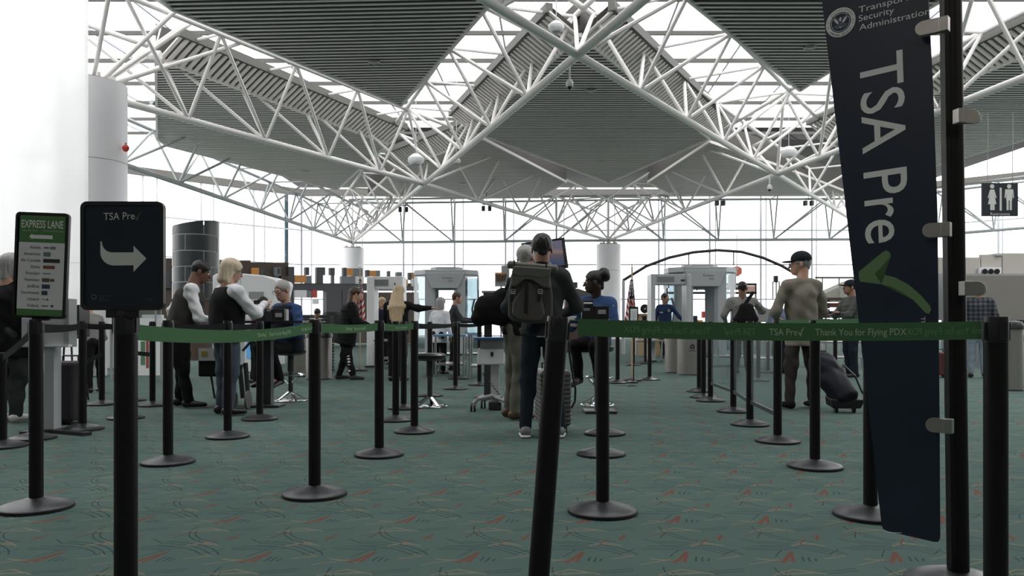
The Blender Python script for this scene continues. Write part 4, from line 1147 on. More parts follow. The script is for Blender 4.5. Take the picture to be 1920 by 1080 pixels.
def lettering_leg(t, s, hp, up, J):
    for i in range(7):
        z = .18 + i * .055
        MB().ell(V3(.195 - .02 * (z < .3), .10 - z * .12, z) * s, (.012, .028, .018), 8, 5).build('leg_print', K_sole, t)
person('woman in a black puffer coat and printed black leggings bending to the right', L_(648, 13.5), R_(-78), 1.60, 'light', lean=.24, yaw=R_(5), nod=R_(0), hw=.7, top_m=K_black, leg_m=K_black, shoe_m=K_char, hair='long', hair_m=Hbr, res=.018, hem=.66, puffer=True, build=1.4, noise=.01,
       el={-1: (-.26, .20, 1.10), 1: (.30, .20, 1.08)}, wr={-1: (-.14, .45, 1.02), 1: (.18, .48, 1.0)}, an={-1: (-.12, -.12, .09), 1: (.14, .14, .09)}, extra=lettering_leg)
person('woman with very long wavy blonde hair seen from behind, stretching an arm out', L_(745, 13.2), R_(-14), 1.60, 'light', nod=R_(-6), yaw=R_(0), top_m=K_black, leg_m=K_black, hair='long', hair_m=Hbl, res=.018, lean=.08, build=1.15, hw=1.08,
       el={1: (.36, .10, 1.33), -1: (-.26, .1, 1.12)}, wr={1: (.60, .14, 1.34), -1: (-.2, .3, 1.0)})
person('fair-haired officer mostly hidden behind the white metal detector frame', L_(716, 18.5), R_(200), 1.56, 'light', top_m=K_navyv, sleeve_m=K_blue, leg_m=K_black, hair='bob', hair_m=Hbl, res=.022)
person('grey-haired woman in a white cardigan by the steel tables', L_(824, 15.0), R_(-30), 1.45, 'light', top_m=K_white, leg_m=K_black, hair='bob', hair_m=Hg, res=.02, hem=.72, lean=.05, build=1.05)
person('man in a dark grey pullover reaching to the right beside the body scanner', L_(848, 16.2), R_(-85), 1.60, 'light', yaw=0, top_m=K_char, leg_m=K_black, hair='short', hair_m=Hbr, res=.02, lean=.12,
       el={-1: (-.24, .2, 1.15), 1: (.24, .22, 1.12)}, wr={-1: (-.1, .5, 1.13), 1: (.12, .5, 1.10)})
person('standing officer in a dark blue uniform looking right by the detector', L_(1247, 21.6), R_(170), 1.77, 'tan', yaw=R_(55), top_m=C_('uniform_navy', (.020, .035, .085)), leg_m=K_black, hair='short', hair_m=Hb, res=.022, hem=.9,
       el={-1: (-.36, .05, 1.14), 1: (.26, .0, 1.12)}, wr={-1: (-.50, .12, 1.0), 1: (.27, .1, .88)}, an={1: (.03, 0, .09), -1: (-.12, .0, .09)},
       extra=lambda t, s, hp, up, J: (MB().box(up((-.10, .13, 1.30)) * s, (.06, .02, .07)).build('badge', M_steel, t), MB().box(up((.10, .13, 1.25)) * s, (.08, .02, .02)).build('name_tag', M_paper, t)))
person('man in a light grey jacket carrying a black sling bag, facing the scanner', L_(1392, 15.2), R_(-6), 1.76, 'brown', top_m=K_grey, leg_m=K_jean, hair='short', hair_m=Hb, res=.018, build=1.22, noise=.008, hem=.84,
       el={-1: (-.34, .0, 1.14), 1: (.40, .14, 1.20)}, wr={-1: (-.30, .12, .98), 1: (.36, .36, 1.28)})
person('man in a tan jacket and dark cap looking left, brown trousers', L_(1503, 8.95), R_(12), 1.76, 'light', yaw=R_(62), nod=R_(-2), top_m=K_tan, leg_m=K_brown, shoe_m=K_black, hair='short', hair_m=Hg, hat_m=K_cap, glasses=True, res=.013, hem=.71, build=1.04, noise=.008,
       el={-1: (-.31, .02, 1.10), 1: (.30, .04, 1.10)}, wr={-1: (-.16, .26, 1.02), 1: (.24, .16, .90)}, an={-1: (-.16, -.02, .09), 1: (.15, .0, .09)}, kn={-1: (-.13, .0, .5), 1: (.13, .02, .5)})
person('man in a grey puffer jacket and cap with crossed arms, facing left', L_(1596, 14.1), R_(95), 1.72, 'tan', nod=R_(5), top_m=K_puff, leg_m=K_jean, hair='short', hair_m=Hb, hat_m=K_cap, res=.016, puffer=True, build=1.15,
       el={-1: (-.24, .18, 1.13), 1: (.24, .18, 1.13)}, wr={-1: (.08, .30, 1.14), 1: (-.08, .32, 1.18)})
person('person in a plaid shirt and light jeans right of the banner pole', L_(1833, 14.0), R_(-25), 1.70, 'tan', top_m=K_plaid, leg_m=K_ljean, hair='short', hair_m=Hb, res=.018, build=1.12, hem=.90)
person('person in a blue plaid shirt behind the tan jacket man', L_(1462, 15.0), R_(20), 1.48, 'light', top_m=C_('blue_plaid_cloth', (.16, .19, .28)), leg_m=K_jean, hair='short', hair_m=Hg, res=.022, build=1.1)
person('person in dark clothes at the far left edge with white-soled shoes', L_(18, 7.75), R_(-15), 1.64, 'light', top_m=K_black, leg_m=C_('grey_trousers_cloth', (.045, .05, .052)), shoe_m=K_sole, hair='bob', hair_m=Hg, res=.018, build=1.35, hem=.68, noise=.01)
person('person with cropped dark hair behind the left podium, red collar', L_(478, 12.6), R_(-60), 1.40, 'tan', top_m=C_('red_dark_cloth', (.10, .03, .03)), leg_m=K_black, hair='short', hair_m=Hb, res=.022, lean=.2)
person('dark-haired traveller bending over the bins in the far left middle', L_(590, 16.5), R_(-150), 1.30, 'tan', top_m=K_white, leg_m=K_black, hair='short', hair_m=Hb, res=.024, lean=.35, nod=R_(-30))
person('person in a grey sleeve half hidden behind the arrow sign', L_(178, 11.0), R_(60), 1.32, 'light', top_m=K_grey, leg_m=K_black, hair='short', hair_m=Hg, res=.022, lean=.3, el={-1: (-.3, .2, 1.06), 1: (.3, .2, 1.0)}, wr={-1: (-.3, .45, 1.02), 1: (.28, .45, 1.0)})

# ------------------------------------------------------------------ bags and luggage
M_canv = mat('grey_canvas', (.135, .135, .12), .8, noise=.15, nscale=30, bump=.2); M_canv2 = mat('dark_canvas', (.075, .07, .066), .8, noise=.15, nscale=30, bump=.2)
t = thing('backpack', 'grey roll-top backpack with two metal buckles on the man in the centre', 'backpack', (GX(1003, 6.50), 6.50, 0), R_(-2))
def BX(px, py, dy=0.0): return Vector(((px - 1003) * 6.50 / F, dy, EYE - (py - 606) * 6.50 / F))
def bag_poly(nm, pts, dy, th, m, bev=.012):
    return MB().prism([BX(x, y, dy) for x, y in pts][::-1], (0, th, 0)).build(nm, m, t, bevel=bev)
bag_poly('main_body', [(959, 512), (1031, 517), (1036, 555), (1036, 596), (1026, 606), (1000, 607), (962, 603), (953, 594), (953, 560)], -.07, .16, M_canv2, .02)
bag_poly('front_pocket', [(986, 530), (995, 530), (1016, 560), (1022, 590), (1012, 602), (975, 600), (960, 590), (962, 566)], -.105, .05, mat('mid_canvas', (.095, .09, .084), .8, noise=.15, nscale=30, bump=.2), .018)
bag_poly('lower_flap', [(960, 513), (1031, 518), (1031, 541), (1018, 540), (1006, 531), (996, 526), (985, 525), (976, 531), (969, 538), (957, 538)], -.115, .05, M_canv)
bag_poly('upper_flap', [(963, 500), (1034, 505), (1031, 521), (1012, 524), (990, 519), (975, 521), (960, 515)], -.128, .06, M_canv)
blob('roll_top', [([cap(tuple(BX(956, 497, -.06)), tuple(BX(1041, 505, -.06)), (.030, .040, .02), (.030, .040, .02), (0, 0, 1))], .008, .01, folds(.002, 1))], M_canv, t)
for px in (965, 1024):
    MB().bar(BX(px, 489 + (px - 960) * .09, -.102), BX(px, 512 + (px - 960) * .09, -.102), .012, .006, up=(0, 1, 0)).build('roll_strap', M_blackp, t)
for px in (963, 1013):
    MB().bar(BX(px, 538, -.128), BX(px - 3, 566, -.122), .026, .006, up=(0, 1, 0)).build('strap', M_blackp, t)
    mb = MB(); c = BX(px, 548, -.136)
    for dx, dz, w_, h_ in ((-.016, 0, .006, .036), (.016, 0, .006, .036), (0, .016, .032, .006), (0, -.016, .032, .008), (0, -.002, .03, .006)): mb.box(c + Vector((dx, 0, dz)), (w_, .006, h_))
    mb.build('buckle', M_chrome, t)
MB().bar(BX(988, 528, -.122), BX(986, 590, -.112), .026, .008, up=(0, 1, 0)).build('centre_strap', M_blackp, t)
MB().box(BX(984, 590, -.118), (.03, .006, .016)).build('label_patch', mat('leather_patch', (.16, .07, .05), .6), t)
mb = MB()
for sx_ in (-.13, .13): mb.path([Vector((sx_, .02, 1.38)), Vector((sx_ * .9, .13, 1.475)), Vector((sx_ * .95, .27, 1.43)), Vector((sx_, .34, 1.25))], .018, 6)
mb.build('shoulder_strap', M_blackp, t)
# black shoulder bag carried by the khaki man
t = thing('shoulder_bag', 'bulky black bag hanging left of the backpack man', 'bag', (GX(918, 7.9), 7.9, 0))
blob('bag_body', [([cap((-.06, 0, 1.12), (.12, .0, 1.12), (.13, .09, .1), (.13, .09, .1), (0, 0, 1)), cap((-.10, 0, 1.03), (.13, 0, 1.03), .085), cap((.02, 0, 1.2), (.14, 0, 1.25), .07)], .014, .03, folds(.007, 2))], K_black, t)
MB().path([Vector((.12, -.03, 1.24)), Vector((.19, -.03, 1.36)), Vector((.25, .0, 1.46))], .018, 6).build('strap', K_black, t)
# sling bag
t = thing('sling_bag', 'black sling bag on the back of the man in the light grey jacket', 'bag', (GX(1399, 14.98), 14.98, 0))
blob('bag_body', [([cap((0, 0, 1.05), (0, 0, 1.28), (.24, .09, .12), (.13, .07, .08))], .016, .02, folds(.004, 2))], K_black, t)
MB().bar((-.02, .0, 1.33), (.16, .08, 1.56), .06, .02, up=(0, 1, 0)).build('strap', K_black, t)
# ribbed suitcase behind the backpack man
def case(label, px, Y, w, d, z0, z1, m, ribs=0, rz=0.0, handle=True, wheels=True):
    t = thing('suitcase', label, 'suitcase', (GX(px, Y), Y, 0), rz)
    MB().box((0, 0, (z0 + z1) / 2), (w, d, z1 - z0)).build('shell', m, t, bevel=.03)
    if ribs:
        mb = MB()
        for i in range(ribs):
            z = z0 + (z1 - z0) * (i + .8) / (ribs + .6)
            mb.box((0, 0, z), (w + .008, d + .008, .010))
        mb.build('ribs', M_steel, t)
    if wheels:
        for sx_ in (-1, 1):
            for sy_ in (-1, 1): MB().lathe([(.028, -.012), (.028, .012)], (sx_ * (w / 2 - .05), sy_ * (d / 2 - .04), .028), 14, axis='X').build('wheel', M_blackp, t); MB().box((sx_ * (w / 2 - .05), sy_ * (d / 2 - .04), .058), (.03, .04, z0 - .0 + .01)).build('wheel_housing', M_blackp, t)
    if handle:
        mb = MB(); mb.path([Vector((-.07, d / 2 - .03, z1)), Vector((-.07, d / 2 - .03, z1 + .05)), Vector((.07, d / 2 - .03, z1 + .05)), Vector((.07, d / 2 - .03, z1))], .008, 6); mb.build('handle', M_blackp, t)
    return t
M_shell = mat('pewter_shell', (.12, .12, .12), .35, .3)
case('grey hard-shell suitcase with ribs standing right of the backpack man', 1036, 7.05, .27, .40, .07, .56, M_shell, ribs=12, rz=R_(6))
case('dark plum soft suitcase beside the white podium', 122, 7.65, .27, .34, .03, .60, mat('plum_fabric', (.028, .022, .030), .8, noise=.2, bump=.3), wheels=True, rz=R_(10))
case('dark red suitcase between banner and pole', 1768, 14.1, .2, .3, .04, .45, mat('dark_red_fabric', (.10, .015, .015), .7), rz=R_(0))
M_duf = mat('navy_nylon', (.009, .011, .017), .6, noise=.3, nscale=9, bump=.5, spec=.2)
t = thing('rolling_duffel', 'black rolling duffel bag tilted on its wheels beside the tan jacket man', 'bag', (GX(1583, 8.6), 8.6, 0))
blob('bag_body', [([cap((-.01, -.05, .16), (-.16, .18, .50), (.165, .13, .08), (.145, .12, .10)), cap((-.15, .16, .48), (-.17, .2, .52), .14)], .011, .03, folds(.008, 5))], M_duf, t)
MB().prism([(-.17, -.12, .05), (.13, -.12, .05), (.17, -.14, .15), (-.19, -.14, .15)], (0, .2, .03)).build('base_tray', M_blackp, t, bevel=.01)
for sx_ in (-.11, .08): MB().lathe([(.03, -.013), (.03, .013)], (sx_, -.05, .03), 14, axis='X').build('wheel', M_blackp, t)
MB().path([Vector((-.02, -.02, .52)), Vector((.06, -.14, .40)), Vector((.12, -.16, .24)), Vector((.19, -.16, .14))], .010, 6).build('strap', M_blackp, t)
MB().path([Vector((-.19, .2, .56)), Vector((-.22, .26, .66)), Vector((-.10, .26, .66)), Vector((-.09, .2, .56))], .009, 6).build('handle', M_blackp, t)
# ------------------------------------------------------------------ helpers in picture units on a depth
def bx(mb, px0, px1, py0, py1, Y, dep, yo=0.0):
    """box whose front face fills the pixel rectangle at depth Y"""
    a = D(px0, py1, Y); b = D(px1, py0, Y)
    return mb.box(((a.x + b.x) / 2, Y + dep / 2 + yo, (a.z + b.z) / 2), (abs(b.x - a.x), dep, abs(b.z - a.z)))
def wpart(nm, rects, Y, dep, m, t, bevel=0.0, yo=0.0, **k):
    mb = MB()
    for r in rects: bx(mb, *r, Y, dep, yo)
    o = mb.build(nm, m, t, bevel=bevel, **k); o.location = -Vector(t.location); return o
def base(px, Y): return (GX(px, Y), Y, 0)

# ------------------------------------------------------------------ officer podiums
def podium(label, px, Y, w=.75, d=.5):
    t = thing('podium', label, 'podium', base(px, Y))
    MB().box((0, 0, .985), (w, d, .03)).build('top', M_blackp, t, bevel=.004)
    MB().box((0, .05, .5), (.10, .12, .94)).build('column', M_base, t)
    MB().box((0, .03, .015), (.34, .30, .03)).build('foot', M_base, t, bevel=.008)
    return t
podium('low black podium of the officer with the hair bun', 1125, 8.55, .98, .36)
podium('black podium of the grey-haired officer at the left', 500, 9.15, .92, .36)
def device(label, px0, px1, py0, Y, parts, cat='scanner', name='document_scanner'):
    c = base((px0 + px1) / 2, Y); t = thing(name, label, cat, (c[0], c[1], 1.0))
    for nm, r, dep, m, yo in parts: wpart(nm, [r], Y, dep, m, t, bevel=.004, yo=yo)
    return t
Y1 = 8.5
device('tall black document reader with a white slot in front of the bun officer', 1091, 1113, 563, Y1, [('body', (1091, 1113, 563, 600), .10, M_blackp, 0), ('slot', (1094, 1111, 567, 570), .01, M_wht, -.008), ('label', (1094, 1106, 578, 583), .006, M_gtile, -.006)])
device('black ticket scanner with a grey plate right of the tall reader', 1114, 1143, 574, Y1, [('body', (1114, 1142, 574, 600), .12, M_blackp, 0), ('plate', (1121, 1136, 581, 589), .006, M_greyp, -.006), ('stand', (1117, 1141, 599, 601), .14, M_steel, 0)])
device('stack of white papers left of the document reader', 1058, 1083, 590, 8.5, [('sheet', (1058, 1078, 596, 600), .2, M_paper, 0), ('sheet', (1064, 1081, 593, 596), .16, M_paper, 0)], 'papers', 'paper_stack')
Y2 = 9.1
device('dark card reader with a blue screen on the left podium', 478, 500, 562, Y2, [('body', (479, 499, 574, 603), .12, M_blackp, 0), ('head', (477, 497, 563, 574), .10, M_blackp, -.03), ('screen', (482, 496, 576, 587), .008, mat('blue_screen', (.05, .12, .25), .3, emit=.6), -.01), ('slot', (480, 494, 571, 574), .01, M_wht, -.04)])
device('black ticket scanner with a small grey plate on the left podium', 511, 537, 580, Y2, [('body', (511, 533, 579, 603), .12, M_blackp, 0), ('plate', (516, 529, 587, 595), .006, M_greyp, -.006), ('side_panel', (533, 537, 580, 603), .10, M_greyp, 0)])
device('sloped dark screen between the two readers of the left podium', 497, 511, 578, Y2, [('body', (498, 510, 579, 603), .10, M_base, 0), ('bezel', (500, 508, 581, 584), .01, M_greyp, -.01)], 'screen', 'small_screen')
t = thing('notice_stand', 'black-framed white notice standing right of the bun officer', 'sign', base(1188, 12.2))
wpart('frame', [(1179, 1197, 575, 605)], 12.2, .02, M_blackp, t); wpart('sheet', [(1182, 1194.5, 579, 603)], 12.2, .004, M_paper, t, yo=-.005)
wpart('print_lines', [(1184, 1192, 584 + i * 3, 584.8 + i * 3) for i in range(6)], 12.2, .002, M_greyp, t, yo=-.008); wpart('leg', [(1187, 1189, 605, 716)], 12.25, .02, M_blackp, t); wpart('foot', [(1180, 1196, 716, 719)], 12.1, .25, M_blackp, t)

podium('black podium partly hidden behind the shoulder bag', 915, 10.2, .62, .36)
device('dark reader box standing on the podium behind the shoulder bag', 903, 946, 548, 10.1, [('body', (906, 946, 549, 600), .14, M_base, 0), ('top_tray', (903, 930, 545, 549), .18, M_gtile, 0)])
# ------------------------------------------------------------------ stools
def stool(label, px, Y, seat_z, ring=True, spring=False):
    t = thing('stool', label, 'stool', base(px, Y))
    MB().lathe([(.14, seat_z - .085), (.185, seat_z - .06), (.190, seat_z - .02), (.165, seat_z), (.05, seat_z + .004)], n=28).build('seat', M_blackp, t)
    MB().lathe([(.030, .10), (.030, seat_z * .55), (.042, seat_z * .55 + .01), (.042, seat_z - .08)], n=14).build('gas_column', M_base, t)
    MB().lathe([(.20, .0), (.205, .01), (.19, .018)], n=26).build('base_ring', M_chrome, t)
    for k in range(5):
        a = 2 * PI * k / 5 + .3; MB().bar((.03 * math.cos(a), .03 * math.sin(a), .11), (.185 * math.cos(a), .185 * math.sin(a), .018), .034, .018).build('base_leg', M_chrome, t)
    if ring:
        mb = MB(); pts = [Vector((.17 * math.cos(q), .17 * math.sin(q), .33)) for q in np.linspace(0, 2 * PI, 21)]; mb.path(pts, .009, 6)
        for k in range(4): a = k * PI / 2 + .6; mb.tube((.03 * math.cos(a), .03 * math.sin(a), .22), (.17 * math.cos(a), .17 * math.sin(a), .33), .006, n=6)
        mb.build('foot_ring', M_chrome, t)
    return t
stool('tall empty black stool with chrome foot in the middle of the left side', 806, 9.15, .62, ring=False)
stool('chrome-footed stool under the bun officer', 1121, 9.32, .71)
stool('chrome-footed stool under the grey-haired officer', 545, 9.85, .655)
t = thing('bar_chair', 'tall black bar chair behind the plum suitcase', 'chair', base(127, 9.8))
MB().box((0, 0, .80), (.30, .30, .04)).build('seat', M_blackp, t, bevel=.015); MB().box((.13, .12, 1.0), (.03, .26, .40)).build('backrest', M_blackp, t, bevel=.01)
for a_, b_ in ((-.12, -.12), (.12, -.12), (-.12, .12), (.12, .12)): MB().tube((a_ * .8, b_ * .8, .79), (a_ * 1.4, b_ * 1.4, 0), .012, n=7).build('leg', M_blackp, t)
# ------------------------------------------------------------------ wheeled scanner cart
Yc = 8.75; t = thing('equipment_cart', 'white wheeled equipment cart with a blue tray left of the backpack man', 'cart', base(925, Yc))
wpart('box', [(895, 946, 654, 684)], Yc, .22, M_wht, t, bevel=.012); wpart('oval_port', [(920, 925, 660, 668)], Yc, .01, M_blackp, t, yo=-.006)
wpart('tray', [(889, 945, 633, 637)], Yc - .05, .34, mat('blue_tray', (.05, .13, .30), .4), t, bevel=.004); wpart('upper_body', [(900, 945, 637, 654)], Yc, .2, M_greyp, t)
wpart('column', [(920, 936, 684, 762)], Yc + .05, .09, M_lgrey, t, bevel=.008); wpart('motor_box', [(916, 940, 754, 768)], Yc, .14, M_base, t, bevel=.006)
o = MB(); o.path([Vector((-.21, -.10, .09)), Vector((-.17, -.09, .14)), Vector((-.02, .04, .16)), Vector((.12, .06, .12))], .022, 8); o.path([Vector((.2, -.1, .09)), Vector((.0, .05, .15)), Vector((-.12, .24, .10))], .022, 8); o.build('foot_arm', M_greyp, t)
for x_, y_ in ((-.22, -.10), (.2, -.1), (-.12, .24)):
    for o_ in (-.018, .018): MB().lathe([(.018, -.011), (.050, -.010), (.050, .010), (.018, .011)], (x_ + o_, y_, .05), 18, axis='X').build('caster', M_blackp, t)
mb = MB(); pts = [Vector((-.12 + .22 * q, -.03, .42 - .28 * q + .012 * math.sin(q * 60))) for q in np.linspace(0, 1, 60)]; mb.path(pts, .004, 5); mb.build('coiled_cable', M_blackp, t)
# cable loop beside the suitcase
mb = MB(); mb.path([Vector(D(px, py, 8.3)) for px, py in ((1066, 640), (1068, 665), (1073, 700), (1079, 730), (1078, 752), (1072, 764), (1064, 770))], .012, 8)
o = mb.build('cable', M_blackp); tag(o, 'thick black cable looping down beside the ribbed suitcase', 'cable')

# ------------------------------------------------------------------ white kiosk podium at the left
Yk = 6.95; t = thing('check_podium', 'white tall podium behind the lane sign on a single pillar', 'podium', base(92, Yk))
wpart('cabinet', [(40, 126, 596, 651)], Yk, .10, M_kiosk, t, bevel=.004); wpart('side_frame', [(119, 129, 560, 651)], Yk - .02, .13, M_greyp, t); wpart('ledge', [(84, 128, 646, 650)], Yk - .04, .06, M_wht, t)
wpart('pillar', [(82, 101, 651, 810)], Yk + .05, .12, M_lgrey, t, bevel=.004); wpart('screen_panel', [(86, 118, 560, 596)], Yk + .02, .08, M_wht, t)
mb = MB(); mb.bar((-.1, .1, .015), (.42, -.15, .015), .08, .03); mb.bar((-.2, -.1, .015), (.3, .3, .015), .08, .03); mb.build('foot', M_base, t)
# wheelchair behind the blonde woman
t = thing('wheelchair', 'folded dark wheelchair between the blonde woman and the left podium', 'wheelchair', base(452, 8.95))
for x_ in (-.06, .10):
    MB().lathe([(.095, -.012), (.105, -.010), (.105, .010), (.095, .012)], (x_, -.06, .105), 22, axis='X').build('front_wheel', mat('grey_tyre', (.12, .12, .11), .7), t)
for x_ in (-.25,): MB().lathe([(.27, -.012), (.29, -.010), (.29, .010), (.27, .012)], (x_, .25, .29), 28, axis='X').build('rear_wheel', M_rubber, t)
MB().box((-.28, .1, .52), (.34, .40, .30)).build('seat_sling', K_black, t, bevel=.02); MB().box((-.33, -.105, .62), (.22, .012, .14)).build('rear_panel', M_carton, t)
MB().box((-.37, -.115, .63), (.07, .008, .05)).build('label', mat('yellow_label', (.25, .20, .02), .6), t)
mb = MB(); mb.path([Vector((-.36, 0, .50)), Vector((-.30, 0, .12)), Vector((-.12, 0, .25))], .012, 7); mb.path([Vector((-.02, 0, .50)), Vector((.02, 0, .12))], .026, 7); mb.path([Vector((.05, 0, .52)), Vector((.08, 0, .12))], .026, 7)
mb.path([Vector((-.06, -.05, .44)), Vector((.08, -.06, .52))], .010, 7); mb.path([Vector((.02, 0, .66)), Vector((.16, -.05, .80))], .016, 7); mb.build('frame', M_base, t)
# ------------------------------------------------------------------ steel bins
def bin_(label, px, Y, w, z1, lid=True, logo=False, name='waste_bin'):
    t = thing(name, label, 'bin', base(px, Y)); r = w / 2
    MB().lathe([(r, 0.01), (r, z1)], n=36).build('body', M_steel, t)
    MB().lathe([(r + .01, 0), (r + .012, .012), (r + .005, .025)], n=36).build('foot_rim', M_base, t)
    if lid: MB().lathe([(r + .012, z1), (r + .014, z1 + .05), (r - .02, z1 + .11), (.05, z1 + .13)], n=36).build('lid', M_base, t)
    if logo:
        tr = MB(); c = Vector((0, -r - .004, z1 * .72))
        for k in range(3):
            a = math.radians(90 + 120 * k); b = math.radians(90 + 120 * (k + 1))
            p = Vector((math.cos(a), 0, math.sin(a))) * .055; q = Vector((math.cos(b), 0, math.sin(b))) * .055; d = (q - p)
            s0 = c + p + d * .18; s1 = c + p + d * .68; tr.bar(s0, s1, .006, .022, up=(0, 1, 0)) if 0 else tr.bar(s0, s1, .004, .020, up=d.cross(Vector((0, 1, 0))))
            nn = d.normalized(); up_ = nn.cross(Vector((0, 1, 0))); e = c + p + d * .95
            tr.add([s1 + up_ * .02, s1 - up_ * .02, e], [(0, 1, 2), (2, 1, 0)])
        tr.build('recycling_mark', M_blackp, t)
        text('lettering', 'PAPER', (-.06, -r - .004, z1 * .60), (1, 0, 0), (0, 0, 1), .028, M_blackp, t, width=.12)
    return t
bin_('round steel recycling bin left of the woman in the puffer coat', 598, 13.7, .44, .72, logo=True)
bin_('slim steel bin beside the left recycling bin', 562, 14.4, .40, .70)
bin_('steel recycling bin marked for paper by the standing officer', 1293, 14.9, .46, .74, logo=True)
bin_('plain steel bin left of the paper recycling bin', 1267, 15.5, .42, .74)
bin_('tall steel bin beside the right edge post', 1896, 11.4, .30, .88)
bin_('shorter steel bin at the far right edge of the picture', 1934, 11.9, .34, .70)

# ------------------------------------------------------------------ body scanners and metal detectors
M_sc = mat('scanner_shell', (.40, .42, .44), .4); M_sc2 = mat('scanner_shell_dark', (.22, .235, .25), .45); M_scg = glass('scanner_glass', (.72, .78, .80), .12, .05)
def scanner(label, px, Y, text_s=True, rz=0.0):
    t = thing('body_scanner', label, 'scanner', base(px, Y), rz)
    W_, H_ = .60, 2.62
    # octagonal roof cap and plinth
    oc = [(-W_, -.72), (W_, -.72), (.98, -.35), (.98, .35), (W_, .72), (-W_, .72), (-.98, .35), (-.98, -.35)]
    MB().prism([(x, y, 2.42) for x, y in oc], (0, 0, .16)).build('roof', M_sc, t, bevel=.02); MB().prism([(x * .5, y * .6, 2.58) for x, y in oc], (0, 0, .10)).build('roof_hump', M_sc, t, bevel=.02)
    MB().prism([(x, y, 0) for x, y in oc], (0, 0, .05)).build('plinth', M_base, t)
    for sy_ in (-1, 1):
        for sx_ in (-1, 1):
            MB().prism([(sx_ * .60, sy_ * .74, .05), (sx_ * .36, sy_ * .74, .05), (sx_ * .30, sy_ * .55, .05), (sx_ * .60, sy_ * .55, .05)], (0, 0, 2.36)).build('door_pillar', M_sc, t, bevel=.01)
        MB().prism([(-.60, sy_ * .76, 2.48), (.60, sy_ * .76, 2.48), (.40, sy_ * .78, 2.02), (-.40, sy_ * .78, 2.02)], (0, -sy_ * .2, 0)).build('header', M_sc, t, bevel=.01)
    for sx_ in (-1, 1):
        for sy_ in (-1, 1):
            a, b = Vector((sx_ * .60, sy_ * .70, 0)), Vector((sx_ * .97, sy_ * .36, 0))
            MB().bar(a + Vector((0, 0, 1.3)), b + Vector((0, 0, 1.3)), .02, 2.2).build('corner_glass', M_scg, t)
        MB().box((sx_ * .97, 0, 1.25), (.05, .30, 2.36)).build('side_mast', M_sc2, t, bevel=.01); MB().box((sx_ * .97, 0, 2.2), (.04, .72, .42)).build('side_panel', M_sc, t)
        MB().box((sx_ * .97, 0, .35), (.04, .72, .6)).build('lower_panel', M_sc, t)
        mb = MB(); mb.path([Vector((sx_ * .86, -.25, 1.7)), Vector((sx_ * .80, -.38, 1.4)), Vector((sx_ * .86, -.40, 1.0))], .03, 7); mb.build('scan_arm', M_blackp, t)
    if text_s:
        text('lettering', 'ProVision', (-.07, -.772 - .012, 2.30), (1, 0, 0), (0, -.04, 1), .055, M_blackp, t, width=.30)
        text('lettering', 'ATD', (.10, -.772 - .012, 2.20), (1, 0, 0), (0, -.04, 1), .055, M_blackp, t, width=.13)
    return t
scanner('octagonal grey body scanner behind the standing officer', 1311, 23.2); scanner('octagonal grey body scanner at centre left behind the pullover man', 838, 24.4)
def detector(label, px0, px1, Y, z1, pw=.10, dep=.6, m=None, hdr=.26):
    m = m or M_lgrey
    xa, xb = GX(px0, Y), GX(px1, Y); xm = (xa + xb) / 2; w = xb - xa
    t = thing('metal_detector', label, 'detector', (xm, Y, 0))
    for s_ in (-1, 1): MB().box((s_ * (w / 2 - pw / 2), 0, z1 / 2), (pw, dep, z1)).build('side_panel', m, t, bevel=.02); MB().box((s_ * (w / 2 - pw / 2), 0, .02), (pw + .06, dep + .06, .04)).build('foot', M_base, t)
    MB().box((0, 0, z1 - hdr / 2), (w - pw * 2, dep * .8, hdr)).build('header', m, t, bevel=.01)
    MB().box((-w * .12, -dep * .4 - .006, z1 - hdr / 2), (w * .42, .012, hdr * .5)).build('display', M_sc2, t)
    MB().box((w * .3, -dep * .4 - .006, z1 - hdr * .6), (w * .10, .008, hdr * .16)).build('badge', M_blackp, t)
    return t
detector('grey walk-through metal detector beside the standing officer', 1217, 1291, 20.0, 2.2, pw=.11)
detector('white walk-through metal detector behind the long-haired woman', 692, 759, 17.6, 2.0, pw=.165, m=M_wht, hdr=.28)
# ------------------------------------------------------------------ flags
M_flag = bpy.data.materials.new('flag_stripes'); M_flag.use_nodes = True
_nt = M_flag.node_tree; _b = _nt.nodes['Principled BSDF']; _b.inputs['Roughness'].default_value = .8
_uv = _nt.nodes.new('ShaderNodeUVMap'); _sp = _nt.nodes.new('ShaderNodeSeparateXYZ'); _nt.links.new(_uv.outputs[0], _sp.inputs[0])
_m1 = _nt.nodes.new('ShaderNodeMath'); _m1.operation = 'MULTIPLY'; _m1.inputs[1].default_value = 6.5; _nt.links.new(_sp.outputs[0], _m1.inputs[0])
_m2 = _nt.nodes.new('ShaderNodeMath'); _m2.operation = 'FRACT'; _nt.links.new(_m1.outputs[0], _m2.inputs[0]); _m3 = _nt.nodes.new('ShaderNodeMath'); _m3.operation = 'GREATER_THAN'; _m3.inputs[1].default_value = .5; _nt.links.new(_m2.outputs[0], _m3.inputs[0])
_mx = _nt.nodes.new('ShaderNodeMix'); _mx.data_type = 'RGBA'; _mx.inputs[6].default_value = (.42, .03, .025, 1); _mx.inputs[7].default_value = (.75, .75, .75, 1); _nt.links.new(_m3.outputs[0], _mx.inputs[0]); _nt.links.new(_mx.outputs[2], _b.inputs['Base Color'])
M_canton = mat('flag_canton', (.02, .035, .09), .8)
